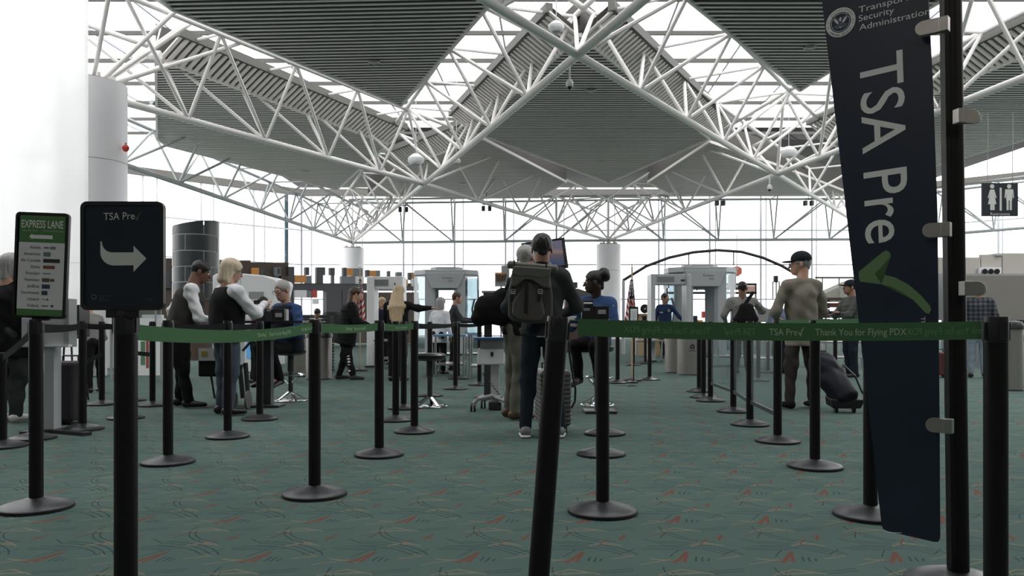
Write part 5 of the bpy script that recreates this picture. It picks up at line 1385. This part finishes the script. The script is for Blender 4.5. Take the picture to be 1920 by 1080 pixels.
def flag(label, px, Y, ztop, zb, w, side=1):
    t = thing('flag', label, 'flag', base(px, Y))
    MB().tube((0, 0, .05), (0, 0, ztop), .013, n=8).build('pole', M_wood, t); MB().lathe([(.16, 0), (.16, .03), (.05, .06)], n=20).build('stand', M_base, t)
    mb = MB(); mb.ell((0, 0, ztop + .03), (.02, .02, .02)); mb.add([(-.07, 0, ztop + .09), (0, 0, ztop + .04), (.06, 0, ztop + .08), (0, .01, ztop + .07)], [(0, 1, 2, 3), (3, 2, 1, 0)]); mb.build('eagle_finial', M_chrome, t)
    z0 = ztop - .22; N = 16; K_ = 14; me = bpy.data.meshes.new('cloth'); vs = []; fs = []; uv = []
    for j in range(K_ + 1):
        q = j / K_; z = z0 + (zb - z0) * q; ww = w * (.22 + .78 * q ** .8)
        for i in range(N + 1):
            u = i / N; vs.append((side * ww * (u - .35), .05 * math.sin(u * 15) * (.4 + q) - .02, z - .10 * u * q))
            uv.append((u * .55 + q * 1.1, q))
    for j in range(K_):
        for i in range(N): fs.append((j * (N + 1) + i, j * (N + 1) + i + 1, (j + 1) * (N + 1) + i + 1, (j + 1) * (N + 1) + i))
    me.from_pydata(vs, [], fs); ul = me.uv_layers.new(name='UVMap')
    for l in me.loops: ul.data[l.index].uv = uv[l.vertex_index]
    me.materials.append(M_flag); me.materials.append(M_canton)
    for k_, p in enumerate(me.polygons): p.use_smooth = True; p.material_index = 1 if (k_ // N) < K_ * .42 and (k_ % N) < N * .8 else 0
    me.update(); o = bpy.data.objects.new('cloth', me); COL.objects.link(o); o.parent = t
    mb = MB(); rnd = random.Random(3)
    for j in range(8):
        q = .06 + j * .045; z = z0 + (zb - z0) * q; ww = w * (.22 + .78 * q ** .8)
        for i in range(2): u = .25 + .35 * i + .1 * (j % 2); mb.box((side * ww * (u - .35), .05 * math.sin(u * 15) * (.4 + q) - .05, z), (.02, .004, .02), .5)
    mb.build('stars', M_paper, t, kind='stuff')
    return t
flag('striped flag on a pole left of the white metal detector', 675, 16.0, 2.08, 1.03, .20, 1)
flag('striped flag on a pole right of the bun officer', 1185, 13.2, 1.92, 1.0, .20, -1)
# ------------------------------------------------------------------ arch over the checkpoint
Ya = 24.5; mb = MB(); pts = [Vector(D(px, py, Ya)) for px, py in ((1168, 526), (1212, 499), (1255, 483), (1300, 473), (1345, 469), (1390, 472), (1430, 483), (1465, 498), (1498, 517), (1530, 540))]
t = thing('arch', 'thin dark curved arch spanning over the right body scanner', 'arch', tuple(D(1345, 606, Ya) - Vector((0, 0, EYE))))
mb.path(pts, .045, 8); o = mb.build('arch_tube', M_base, t); o.location = -Vector(t.location)
for px, y0 in ((1169, 526), (1525, 538)): mb = MB(); a = D(px, y0, Ya); mb.tube(a, (a.x, a.y, 0), .05, n=8); o = mb.build('leg', M_lgrey, t); o.location = -Vector(t.location)
for px, y0, y1 in ((1291.5, 475, 497), (1375.5, 471, 497)): mb = MB(); mb.tube(D(px, y0, Ya), D(px, y1, Ya), .02, n=6); o = mb.build('hanger', M_base, t); o.location = -Vector(t.location)
# ------------------------------------------------------------------ round dark drum kiosk and mosaic shopfront at the left
Yd = 21.0; xd = GX(367.5, Yd); rd = 41.5 * Yd / F
t = thing('drum_tower', 'tall dark green-black round tower with pale seams behind the waistcoat man', 'tower', (xd, Yd, 0))
M_drum = mat('dark_drum_panel', (.020, .028, .030), .35, noise=.2, nscale=3)
zs = [D(367, y, Yd).z for y in (562, 530.5, 502, 473, 443, 421)]
for j, (z0, z1) in enumerate(zip(zs[:-1], zs[1:])):
    off = .02 if j % 2 else PI / 4 + .02
    for k in range(4):
        mb = MB(); n_ = 10; vs = []
        for zz in (z0 + .014, z1 - .014):
            for i in range(n_ + 1):
                a = off + k * PI / 2 + .022 + (PI / 2 - .044) * i / n_ - PI / 2 - .1
                zt = zz + (.10 * math.cos(a) if (j == 4 and zz > z0 + .1) else 0)
                vs.append((rd * math.cos(a), rd * math.sin(a), zt))
        mb.add(vs, [(i, i + 1, n_ + 2 + i, n_ + 1 + i) for i in range(n_)], True); mb.build('curved_panel', M_drum, t)
MB().lathe([(rd - .012, zs[0] + .0), (rd - .012, zs[-1] - .06)], n=32).build('core', mat('pale_seam', (.36, .38, .38), .5), t)
MB().lathe([(rd * .82, 0), (rd * .82, zs[0])], n=28).build('lower_stem', M_brown, t)
for px in (366, 381): p = D(px, 568, Yd - rd * .85); MB().ell(p - Vector((xd, Yd, 0)), (.05, .03, .05)).build('lamp', mat('warm_lamp', (1, .35, .12), .4, emit=1.2), t)
PA, PB = Vector((GX(236, 27), 27, 0)), Vector((GX(800, 38), 38, 0)); pe = (PB - PA).normalized(); pn = Vector((pe.y, -pe.x, 0))
def on(px, py, off=0.0):
    r = ray(px, py); s_ = (PA + pn * off - Vector((0, 0, EYE))).dot(pn) / r.dot(pn); return Vector((0, 0, EYE)) + r * s_
t = thing('shopfront', 'brown and grey chequered shopfront with orange squares behind the left queue', 'shopfront', tuple(PA))
def tile(nm, x0, y0, x1, y1, m, dep=.25, off=0.0):
    vs = [on(x0, y1, off), on(x1, y1, off), on(x1, y0, off), on(x0, y0, off)]
    MB().prism([v - PA for v in vs], pn * -dep).build(nm, m, t)
B_, O_, S_, Gt, Wt, Rd = M_brown, M_orange, M_slate, M_gtile, M_wht, M_red
for r_ in ((240, 484, 326, 643, B_), (326, 488, 470, 643, B_), (470, 492, 541, 502, B_), (470, 502, 541, 643, B_), (541, 545, 552, 643, S_), (643, 545, 612, 643, S_), (640, 545, 680, 643, S_), (680, 548, 785, 643, B_), (612, 585, 640, 643, S_), (541, 590, 643, 643, S_), (300, 531, 785, 545, S_)):
    tile('wall_panel', *r_)
for r_ in ((311, 505, 320, 540, S_), (411, 503, 424, 511, Gt), (433, 503, 441, 513, S_), (473, 502, 486, 516, O_), (487, 502, 495, 516, S_), (515, 501, 527, 517, Gt), (515, 517, 523, 530, S_), (541, 500, 552, 531, S_), (553, 516, 574, 530, O_), (574, 517, 584, 531, Gt), (573, 501, 580, 516, S_), (594, 501, 606, 531, S_), (606, 501, 610, 516, S_),
           (619, 502, 628, 516, S_), (623, 516, 627, 531, S_), (640, 518, 666, 532, Gt), (644, 502, 650, 518, S_), (650, 503, 662, 517, O_), (662, 503, 680, 518, Gt), (668, 518, 682, 532, Wt), (687, 506, 693, 520, S_), (693, 507, 705, 519, O_), (705, 507, 713, 522, Gt), (728, 508, 732, 524, S_), (744, 510, 754, 521, Gt), (767, 511, 772, 525, S_), (772, 511, 780, 523, O_),
           (758, 524, 765, 536, O_), (772, 524, 780, 537, Wt), (585, 544, 595, 558, Rd), (553, 544, 575, 558, Wt), (575, 545, 584, 558, Gt), (587, 560, 598, 570, Wt), (705, 533, 712, 545, S_), (527, 517, 541, 531, B_), (412, 518, 430, 530, S_), (520, 503, 526, 514, S_), (342, 504, 352, 530, S_)):
    tile('square_panel', *r_, dep=.12, off=.10)
# white x-ray booth behind the podium
Yb = 17.5; t = thing('xray_machine', 'big white baggage x-ray machine with dark windows behind the left podium', 'machine', base(462, Yb))
pts = [(398, 600), (398, 517), (405, 513), (448, 512), (492, 516), (515, 524), (518, 530), (508, 575), (505, 600)]
mb = MB(); mb.prism([D(x, y, Yb) for x, y in pts], (0, 1.4, 0)); o = mb.build('shell', M_wht, t, bevel=.03); o.location = -Vector(t.location)
wpart('window', [(428, 451, 537, 566)], Yb, .02, M_base, t, yo=-.015); wpart('side_window', [(467, 494, 547, 560)], Yb, .02, M_greyp, t, yo=-.015); wpart('seam', [(450.6, 451.6, 513, 600)], Yb, .012, M_lgrey, t, yo=-.008)
wpart('antenna', [(449.5, 450.5, 508, 514)], Yb + .2, .03, M_lgrey, t); wpart('lower_cabinet', [(398, 505, 600, 687)], Yb + .05, 1.2, M_lgrey, t)
t = thing('vending_cabinet', 'white cabinet with a blue-lit lower window left of the seated officer', 'cabinet', base(470, 15.5))
wpart('body', [(459, 480, 600, 697)], 15.6, .4, M_wht, t); wpart('lit_window', [(462, 477, 628, 672)], 15.6, .01, mat('blue_lit_window', (.10, .28, .50), .4, emit=.5), t, yo=-.01)
t = thing('advertising_panel', 'white free-standing panel with green and red writing strokes at the left', 'panel', base(281, 13.6))
wpart('board', [(257, 304, 590, 704)], 14.6, .08, M_wht, t); wpart('green_stroke', [(264, 272, 640, 684)], 14.6, .006, mat('stroke_green', (.12, .25, .14), .6), t, yo=-.006); wpart('red_stroke', [(274, 279, 636, 690)], 14.6, .006, mat('stroke_red', (.35, .08, .08), .6), t, yo=-.006)
t = thing('display_shelf', 'small rack of goods between the two far left belt posts', 'shelf', base(172, 14.2))
wpart('frame', [(162, 164, 630, 706), (182, 185, 628, 706)], 14.2, .3, M_wht, t)
for i in range(4): wpart('shelf_board', [(163, 184, 640 + i * 15, 642 + i * 15)], 14.2, .3, M_greyp, t)
for i in range(4): wpart('goods', [(166 + (i % 2) * 3, 176 + (i % 2) * 3, 632 + i * 15, 640 + i * 15)], 14.25, .15, (M_beige, M_brown, M_wood, M_gtile)[i], t)
t = thing('counter', 'white counter with papers behind the arrow sign post', 'counter', base(225, 13.0))
wpart('front', [(205, 304, 597, 612)], 13.0, .5, M_wht, t); wpart('divider', [(290, 292.5, 576, 604)], 12.95, .02, M_greyp, t); wpart('glass_screen', [(262, 302, 540, 597)], 13.0, .015, M_bglass, t); wpart('leg', [(206, 209, 612, 716), (300, 303, 612, 716)], 13.1, .05, M_greyp, t)

# ------------------------------------------------------------------ steel tables, bins of trays
def table(label, px0, px1, py, Y, dep, blue=False, shelf=True):
    xa, xb = GX(px0, Y), GX(px1, Y); z = D(px0, py, Y).z; t = thing('steel_table', label, 'table', ((xa + xb) / 2, Y, 0)); w = xb - xa
    MB().box((0, dep / 2, z - .02), (w, dep, .04)).build('top', mat('blue_edge_top', (.16, .30, .45), .3) if blue else M_steel, t, bevel=.005)
    for x_ in (-1, 1):
        for y_ in (.06, dep - .06): MB().tube((x_ * (w / 2 - .04), y_, 0), (x_ * (w / 2 - .04), y_, z - .04), .02, n=8).build('leg', M_chrome, t)
    if shelf: MB().box((0, dep / 2, .22), (w - .1, dep - .1, .03)).build('lower_shelf', M_steel, t)
table('long steel table with a blue edge behind the empty stool', 812, 873, 627, 14.2, .9, True); table('second steel table with a blue edge nearer the cart', 876, 902, 624, 13.6, .8, True)
table('steel roller table behind the left metal detector', 700, 748, 637, 16.6, .7); table('low steel table behind the standing officer', 1192, 1255, 638, 19.0, .8, shelf=False)
table('steel conveyor table behind the barrier glass', 1345, 1440, 630, 17.5, .8); table('steel conveyor table behind the tan jacket man', 1535, 1622, 640, 17.0, .8); table('steel table left of the tan jacket man', 1420, 1470, 606, 16.5, .7)
def trays(label, px0, px1, py0, py1, Y, n, m=None):
    t = thing('tray_stack', label, 'trays', base((px0 + px1) / 2, Y)); h = (py1 - py0) / n
    for i in range(n): wpart('tray', [(px0, px1, py0 + i * h, py0 + (i + .72) * h)], Y, .4, m or K_char, t)
    t.location.z = 0; return t
trays('stack of dark trays between the tan jacket and the puffer jacket', 1542, 1556, 562, 639, 17.1, 13); trays('stack of dark trays left of the puffer coat woman', 597, 618, 592, 699, 15.4, 18); trays('small stack of dark trays behind the first lane belt', 560, 580, 592, 697, 15.7, 18)
t = thing('tray_conveyor', 'black tray conveyor with red rail behind the puffer jacket man', 'conveyor', base(1570, 18.5))
wpart('rail', [(1548, 1600, 558, 563)], 18.5, .3, M_brown, t); wpart('side_guard', [(1552, 1592, 568, 576)], 18.5, .3, mat('dark_red_rail', (.12, .03, .03), .5), t)
for i in range(9): wpart('roller', [(1546 + i * 6, 1550 + i * 6, 583, 592)], 18.5, .35, M_blackp, t)
wpart('leg', [(1548, 1550, 563, 690), (1598, 1600, 563, 690)], 18.6, .05, M_steel, t); wpart('bed', [(1546, 1602, 592, 596)], 18.5, .5, M_steel, t)
t = thing('grey_screen_box', 'grey operator screen box left of the tan jacket man', 'box', tuple(D(1432, 604, 16.6)))
wpart('body', [(1420, 1446, 579, 604)], 16.6, .3, M_greyp, t, bevel=.01); wpart('top_edge', [(1426, 1440, 577, 580)], 16.6, .3, M_wht, t)
# shopfront behind the right scanner, tent, signs
Ys = 33.0; t = thing('bakery_kiosk', 'dark signed kiosk far behind the right body scanner', 'kiosk', base(1350, Ys))
wpart('sign_band', [(1246, 1419, 531, 535), (1246, 1419, 547, 551)], Ys, .3, M_blackp, t)
mb = MB()
for i in range(26):
    x = 1292 + i * 4.9
    if x > 1400: break
    mb.ell(D(x, 541 + (i % 3 - 1) * 1.0, Ys), (.055 + .02 * (i % 2), .05, .10 - .03 * (i % 3)))
o = mb.build('sign_lettering_blobs', M_blackp, t); o.location = -Vector(t.location)
wpart('post', [(1246, 1249, 551, 649), (1416, 1419, 535, 649), (1330, 1333, 551, 649)], Ys, .1, M_greyp, t); wpart('lit_display', [(1294, 1306, 597, 610), (1310, 1318, 600, 610)], Ys + .1, .5, O_, t); wpart('warm_panel', [(1395, 1418, 536, 547)], Ys, .1, mat('salmon_panel', (.62, .38, .32), .6), t)
wpart('shelf', [(1293, 1308, 592, 608)], Ys, .3, M_blackp, t); wpart('red_goods', [(1317, 1325, 584, 596)], Ys, .2, Rd, t); wpart('counter', [(1250, 1330, 604, 618)], Ys, .6, M_wht, t)
t = thing('hexagon_sign', 'red six-sided hanging sign right of the body scanner', 'sign', tuple(D(1382, 508, 30)))
cx, cy = 1382, 508; mb = MB(); mb.prism([D(x, y, 30) for x, y in ((1372, 501), (1384, 499), (1391, 503), (1391, 513), (1384, 518), (1372, 515))], (0, .12, 0)); o = mb.build('plate', mat('coral_plate', (.75, .20, .13), .5), t); o.location = -Vector(t.location)
wpart('letter', [(1379, 1381.5, 503, 514), (1376, 1384.5, 502, 504.5)], 30, .02, M_paper, t, yo=-.03); wpart('hanger', [(1381.5, 1382.5, 440, 500)], 30, .03, M_greyp, t)
t = thing('counter', 'pale wooden counter under the round fan left of the standing officer', 'counter', base(1226, 23.5))
wpart('front', [(1196, 1242, 591, 667)], 23.5, .5, M_wood, t); wpart('top', [(1194, 1244, 588, 591)], 23.45, .6, M_wood, t); wpart('dark_opening', [(1204, 1212, 593, 618)], 23.5, .01, M_blackp, t, yo=-.008)
t = thing('desk_fan', 'small round dark fan on the pale counter', 'fan', tuple(D(1210, 588, 23.7)))
c = D(1209, 579, 23.7) - Vector(t.location)
MB().lathe([(.13, -.03), (.14, 0), (.13, .03)], c, 20, axis='Y').build('cage', M_blackp, t); MB().lathe([(.03, -.04), (.03, .04)], c, 12, axis='Y').build('hub', M_lgrey, t); MB().tube((c.x, c.y, 0), tuple(c), .012, n=6).build('stem', M_greyp, t)
# restaurant kiosk with small roof behind the bun officer
Yr = 26.0; t = thing('food_kiosk', 'brown-roofed food kiosk with a sign on top behind the backpack man', 'kiosk', base(1085, Yr))
mb = MB(); mb.prism([D(x, y, Yr) for x, y in ((1062, 551), (1066, 541), (1084, 541), (1108, 549), (1108, 554), (1062, 556))], (0, 1.2, 0)); o = mb.build('roof', M_gutter, t); o.location = -Vector(t.location)
wpart('wall', [(1060, 1106, 555, 660)], Yr + .2, .8, M_brown, t); wpart('menu_strip', [(1084, 1106, 556, 566)], Yr + .2, .04, M_wood, t, yo=-.05)
for r_ in ((1064, 1073), (1075, 1083)): wpart('sign_plate', [(r_[0], r_[1], 529, 540)], Yr, .05, M_slate, t)
text('lettering', 'NEW', D(1066, 538, Yr - .03) - Vector(t.location), (1, 0, 0), (0, 0, 1), .07, M_paper, t, width=.13)
p = D(1080, 568, Yr - .1); MB().ell(p - Vector(t.location), (.07, .05, .07)).build('red_lamp', mat('red_lamp', (1, .22, .12), .4, emit=2.5), t)
t = thing('hanging_sign', 'orange square sign with dark palm shape above the black bag', 'sign', tuple(D(939, 526, 22)))
wpart('back_plate', [(928, 950, 511, 537)], 22, .05, M_greyp, t); wpart('orange_plate', [(930, 948, 512, 527)], 22, .02, O_, t, yo=-.03); wpart('mast', [(940, 955, 498, 530)], 22.1, .1, M_greyp, t)
mb = MB()
for i in range(4): mb.bar(D(933 + i * 4.2, 526, 21.94), D(933.5 + i * 4.2 + (i - 1.5), 516, 21.94), .06, .02, up=(0, 1, 0)); mb.ell(D(933.5 + i * 4.2 + (i - 1.5), 516.5, 21.94), (.035, .015, .05), 8, 5)
o = mb.build('dark_shape', M_brown, t); o.location = -Vector(t.location)
wpart('pole', [(938, 941, 537, 672)], 22.1, .06, M_greyp, t)
# ------------------------------------------------------------------ monitor behind the backpack man
Ym = 12.0; c = D(1024, 474, Ym); t = thing('monitor', 'wide information screen on a stand behind the backpack man', 'monitor', (c.x, Ym, 0))
M_scr = bpy.data.materials.new('screen_picture'); M_scr.use_nodes = True; _nt = M_scr.node_tree; _b = _nt.nodes['Principled BSDF']; _b.inputs['Roughness'].default_value = .25
_tc = _nt.nodes.new('ShaderNodeTexCoord'); _sp = _nt.nodes.new('ShaderNodeSeparateXYZ'); _nt.links.new(_tc.outputs['Generated'], _sp.inputs[0]); _cr = _nt.nodes.new('ShaderNodeValToRGB'); _nt.links.new(_sp.outputs[2], _cr.inputs[0])
e = _cr.color_ramp.elements; e[0].position = .0; e[0].color = (.07, .06, .09, 1); e[1].position = 1; e[1].color = (.17, .16, .22, 1)
for p_, c_ in ((.25, (.05, .08, .16, 1)), (.5, (.13, .10, .12, 1)), (.62, (.26, .19, .19, 1)), (.75, (.14, .13, .20, 1))): q = e.new(p_); q.color = c_
_nt.links.new(_cr.outputs[0], _b.inputs['Base Color']); _nt.links.new(_cr.outputs[0], _b.inputs['Emission Color']); _b.inputs['Emission Strength'].default_value = .35
Rm = Matrix.Rotation(math.radians(-6), 3, 'Y'); z_ = c.z
vs = [D(x, y, Ym) - Vector(t.location) for x, y in ((1066, 502), (1058, 445), (977, 456), (985, 512))]
MB().prism(vs, (0, .06, 0)).build('housing', M_blackp, t, bevel=.004)
vi = [D(x, y, Ym - .004) - Vector(t.location) for x, y in ((1059, 497), (1053, 450), (983, 459), (990, 507))]
MB().add(vi, [(0, 1, 2, 3)]).build('screen', M_scr, t); MB().add([D(x, y, Ym - .008) - Vector(t.location) for x, y in ((1066, 502), (1058, 445), (1053, 446), (1060, 503))], [(0, 1, 2, 3)]).build('bezel_strip', M_base, t)
MB().tube((0, .1, 0), (0, .1, z_), .03, n=10).build('stand_pole', M_base, t); MB().lathe([(.3, 0), (.3, .02), (.05, .05)], (0, .1, 0), 24).build('stand_foot', M_base, t)
# ------------------------------------------------------------------ restroom sign
Yq = 12.0; c = D(1877, 375, Yq); t = thing('restroom_sign', 'dark hanging sign with white woman and man figures at the right', 'sign', tuple(c))
k = Yq / F
def q_(x, y, off=-.018): return Vector(((x - 1877) * k, off, -(y - 375) * k))
MB().prism([q_(*p, 0) for p in ((1842, 405), (1909, 405), (1909, 343), (1842, 343))][::1], (0, .035, 0)).build('plate', mat('slate_sign', (.028, .034, .042), .45), t, bevel=.002)
def fig(px, woman):
    mb = MB(); cx = px
    mb.add([q_(cx + 4.2 * math.cos(a), 349.5 + 4.2 * math.sin(a), -.004) for a in np.linspace(0, 2 * PI, 16, endpoint=False)][::-1], [tuple(range(16))])
    if woman: polys = [[(-4, 355.5), (4, 355.5), (8.5, 371), (6.5, 372), (4, 365), (8, 383), (-8, 383), (-4, 365), (-6.5, 372), (-8.5, 371)]]; legs = (-3.6, .6)
    else: polys = [[(-7.5, 355), (7.5, 355), (9, 371), (6.8, 371.5), (5.6, 362), (5.6, 376), (-5.6, 376), (-5.6, 362), (-6.8, 371.5), (-9, 371)]]; legs = (-5, .8)
    for p in polys: mb.add([q_(cx + x, y, -.004) for x, y in p][::-1], [(0, 1, 2, 3, 4, 5)[:6] + tuple(range(6, len(p)))])
    for l in legs: mb.add([q_(cx + l, 376 if not woman else 383, -.004), q_(cx + l, 394, -.004), q_(cx + l + 4, 394, -.004), q_(cx + l + 4, 376 if not woman else 383, -.004)][::-1], [(0, 1, 2, 3)])
    import bmesh
    o = mb.build('woman_figure' if woman else 'man_figure', M_letter, t)
    bm = bmesh.new(); bm.from_mesh(o.data); bmesh.ops.triangulate(bm, faces=bm.faces[:]); bm.to_mesh(o.data); bm.free()
fig(1860, True); fig(1892, False)
MB().add([q_(x, y, -.004) for x, y in ((1874, 395), (1878, 395), (1878, 352), (1874, 352))], [(0, 1, 2, 3)]).build('divider', M_letter, t)
text('lettering', 'Restrooms', q_(1857, 403.5, -.004), (1, 0, 0), (0, 0, 1), 5 * k, M_letter, t, width=36 * k)
for x in (1853, 1900): MB().tube(q_(x, 343, .015), q_(x, 210, .015), .006, n=6).build('hanger_rod', M_greyp, t)
# ------------------------------------------------------------------ right-hand service kiosk
Yw = 17.5; t = thing('service_block', 'beige panelled service block at the right with three round vents', 'kiosk', base(1880, Yw))
for x0, x1 in ((1700, 1746), (1748, 1838), (1840, 1878), (1880, 1990)): wpart('upper_panel', [(x0, x1, 479 - (x0 - 1810) * .06, 516)], Yw + 1.0, .1, M_beige, t)
wpart('lower_wall', [(1806, 2000, 517, 600)], Yw, 1.0, mat('grey_beige_wall', (.24, .225, .205), .6, noise=.06), t); wpart('base_wall', [(1806, 2000, 600, 690)], Yw + .1, .9, M_gtile, t)
wpart('vent_frame', [(1837, 1878, 501, 516)], Yw + .9, .08, M_wht, t)
for px in (1846, 1857.5, 1869): c = D(px, 509, Yw + .86) - Vector(t.location); MB().lathe([(.055, -.02), (.062, .02)], c, 18, axis='Y').build('round_vent', M_blackp, t)
wpart('cornice', [(1700, 1990, 513, 517)], Yw + .85, .2, M_greyp, t); wpart('small_notice', [(1850, 1857, 571, 594)], Yw, .02, M_paper, t, yo=-.03); wpart('side_pier', [(1758, 1774, 516, 600)], Yw + .5, .2, M_greyp, t)
MB().bar(D(1860, 478, Yw + 1.1) - Vector(t.location), D(1873, 478, Yw + 1.1) - Vector(t.location), .3, .05).build('roof_box', M_lgrey, t)
# sloping pale awning and rail at right centre
t = thing('awning', 'pale sloping canopy with a brown rail behind the puffer jacket man', 'canopy', base(1570, 28))
mb = MB(); mb.prism([D(x, y, 28) for x, y in ((1543, 552), (1600, 526), (1640, 514), (1640, 565), (1543, 565))], (0, 1.0, 0)); o = mb.build('canopy_panel', mat('pale_canopy', (.42, .40, .37), .6), t); o.location = -Vector(t.location)
wpart('rail', [(1530, 1640, 519, 522)], 27.8, .1, M_brown, t); wpart('rail_post', [(1542, 1543.5, 522, 657), (1573, 1575, 522, 657)], 27.8, .06, M_greyp, t)
t = thing('signal_lamp', 'tall white signal frame with a dark lamp left of the tan jacket man', 'lamp', base(1456, 19.5))
wpart('frame', [(1449, 1450.5, 528, 560), (1461, 1462.5, 528, 560), (1449, 1462, 528, 529.5)], 19.5, .05, M_lgrey, t); wpart('lamp_head', [(1453, 1459, 517, 529)], 19.5, .12, M_base, t); wpart('stem', [(1455, 1457, 529, 679)], 19.5, .04, M_lgrey, t)
# ------------------------------------------------------------------ things hanging from the roof
def dome(label, px, py0, py1, z):
    a = Hh(px, py0, z); Y = a.y; k = Y / F; t = thing('dome_camera', label, 'camera', tuple(a))
    L = (py1 - py0) * k; r = L * .16
    MB().tube((0, 0, 0), (0, 0, -L * .62), r * .28, n=8).build('stem', M_white, t)
    MB().lathe([(r * .6, -L * .58), (r, -L * .72), (r, -L * .86), (r * .8, -L * .90)], n=20).build('housing', M_wht, t); MB().ell((0, 0, -L * .9), (r * .72, r * .72, r * .8)).build('dome', M_blackp, t)
    return t
dome('white dome camera hanging from the top node of the roof', 1068, 124, 167, HC + .0); dome('small dome camera hanging at the right truss crossing', 1443, 330, 358, HC); 
def lampball(label, px, py, z, r):
    c = Hh(px, py, z); t = thing('pendant_light', label, 'light', tuple(c))
    MB().lathe([(r * .6, -r * .5), (r, -r * .1), (r, r * .3), (r * .4, r * .8)], n=18).build('shade', M_wht, t); MB().lathe([(r * .5, -r * .55), (r * .62, -r * .4)], n=16).build('lens', M_greyp, t); MB().tube((0, 0, r * .8), (0, 0, r + (9.2 - c.z)), .012, n=5).build('cord', M_lgrey, t)
    return t
lampball('round white pendant lamp at the centre-left truss crossing', 780, 301, HC + .5, .28); lampball('round white pendant lamp at the right truss crossing', 1479, 287, HC + .5, .26); lampball('round lamp just above the top roof node', 1043, 52, HC + 1.2, .17); lampball('small round lamp right of the centre-left crossing', 856, 303, HC + .5, .15)
c = D(290, 103, 18.6); t = thing('security_camera', 'white drum camera at the left end of the first truss', 'camera', tuple(c)); MB().lathe([(.10, -.14), (.10, .14)], n=18, axis='X').build('housing', M_wht, t); MB().lathe([(.08, -.16), (.09, -.13)], n=16, axis='X').build('lens', M_blackp, t); MB().tube((0, 0, .1), (.1, .2, .9), .02, n=6).build('bracket', M_white, t)
c = D(236, 278, 17.4); t = thing('alarm_bell', 'small red alarm bell on the big left column', 'bell', tuple(c)); MB().lathe([(.04, -.02), (.08, .0), (.07, .03), (.02, .06)], n=16, axis='Y').build('bell', Rd, t); MB().tube((0, 0, .02), (0, 0, .12), .02, n=6).build('mount', M_steel, t)
for i, (px, py, lb) in enumerate(((756, 393, 'pair of small dark floodlights under the centre-left truss'), (1350, 381, 'pair of small dark floodlights right of the officer column'), (1516, 381, 'pair of small dark floodlights beside the banner'), (912, 391, 'pair of small dark floodlights above the backpack man'))):
    c = D(px, py, 40); t = thing('floodlight', lb, 'light', tuple(c))
    for s_ in (-.16, .16): MB().box((s_, 0, 0), (.16, .2, .26), .3).build('lamp_body', M_base, t, bevel=.02)
    MB().bar((-.2, 0, .2), (.2, 0, .2), .04, .04).build('bracket', M_base, t); MB().tube((0, 0, .2), (0, 0, .9), .02, n=6).build('hanger', M_base, t)
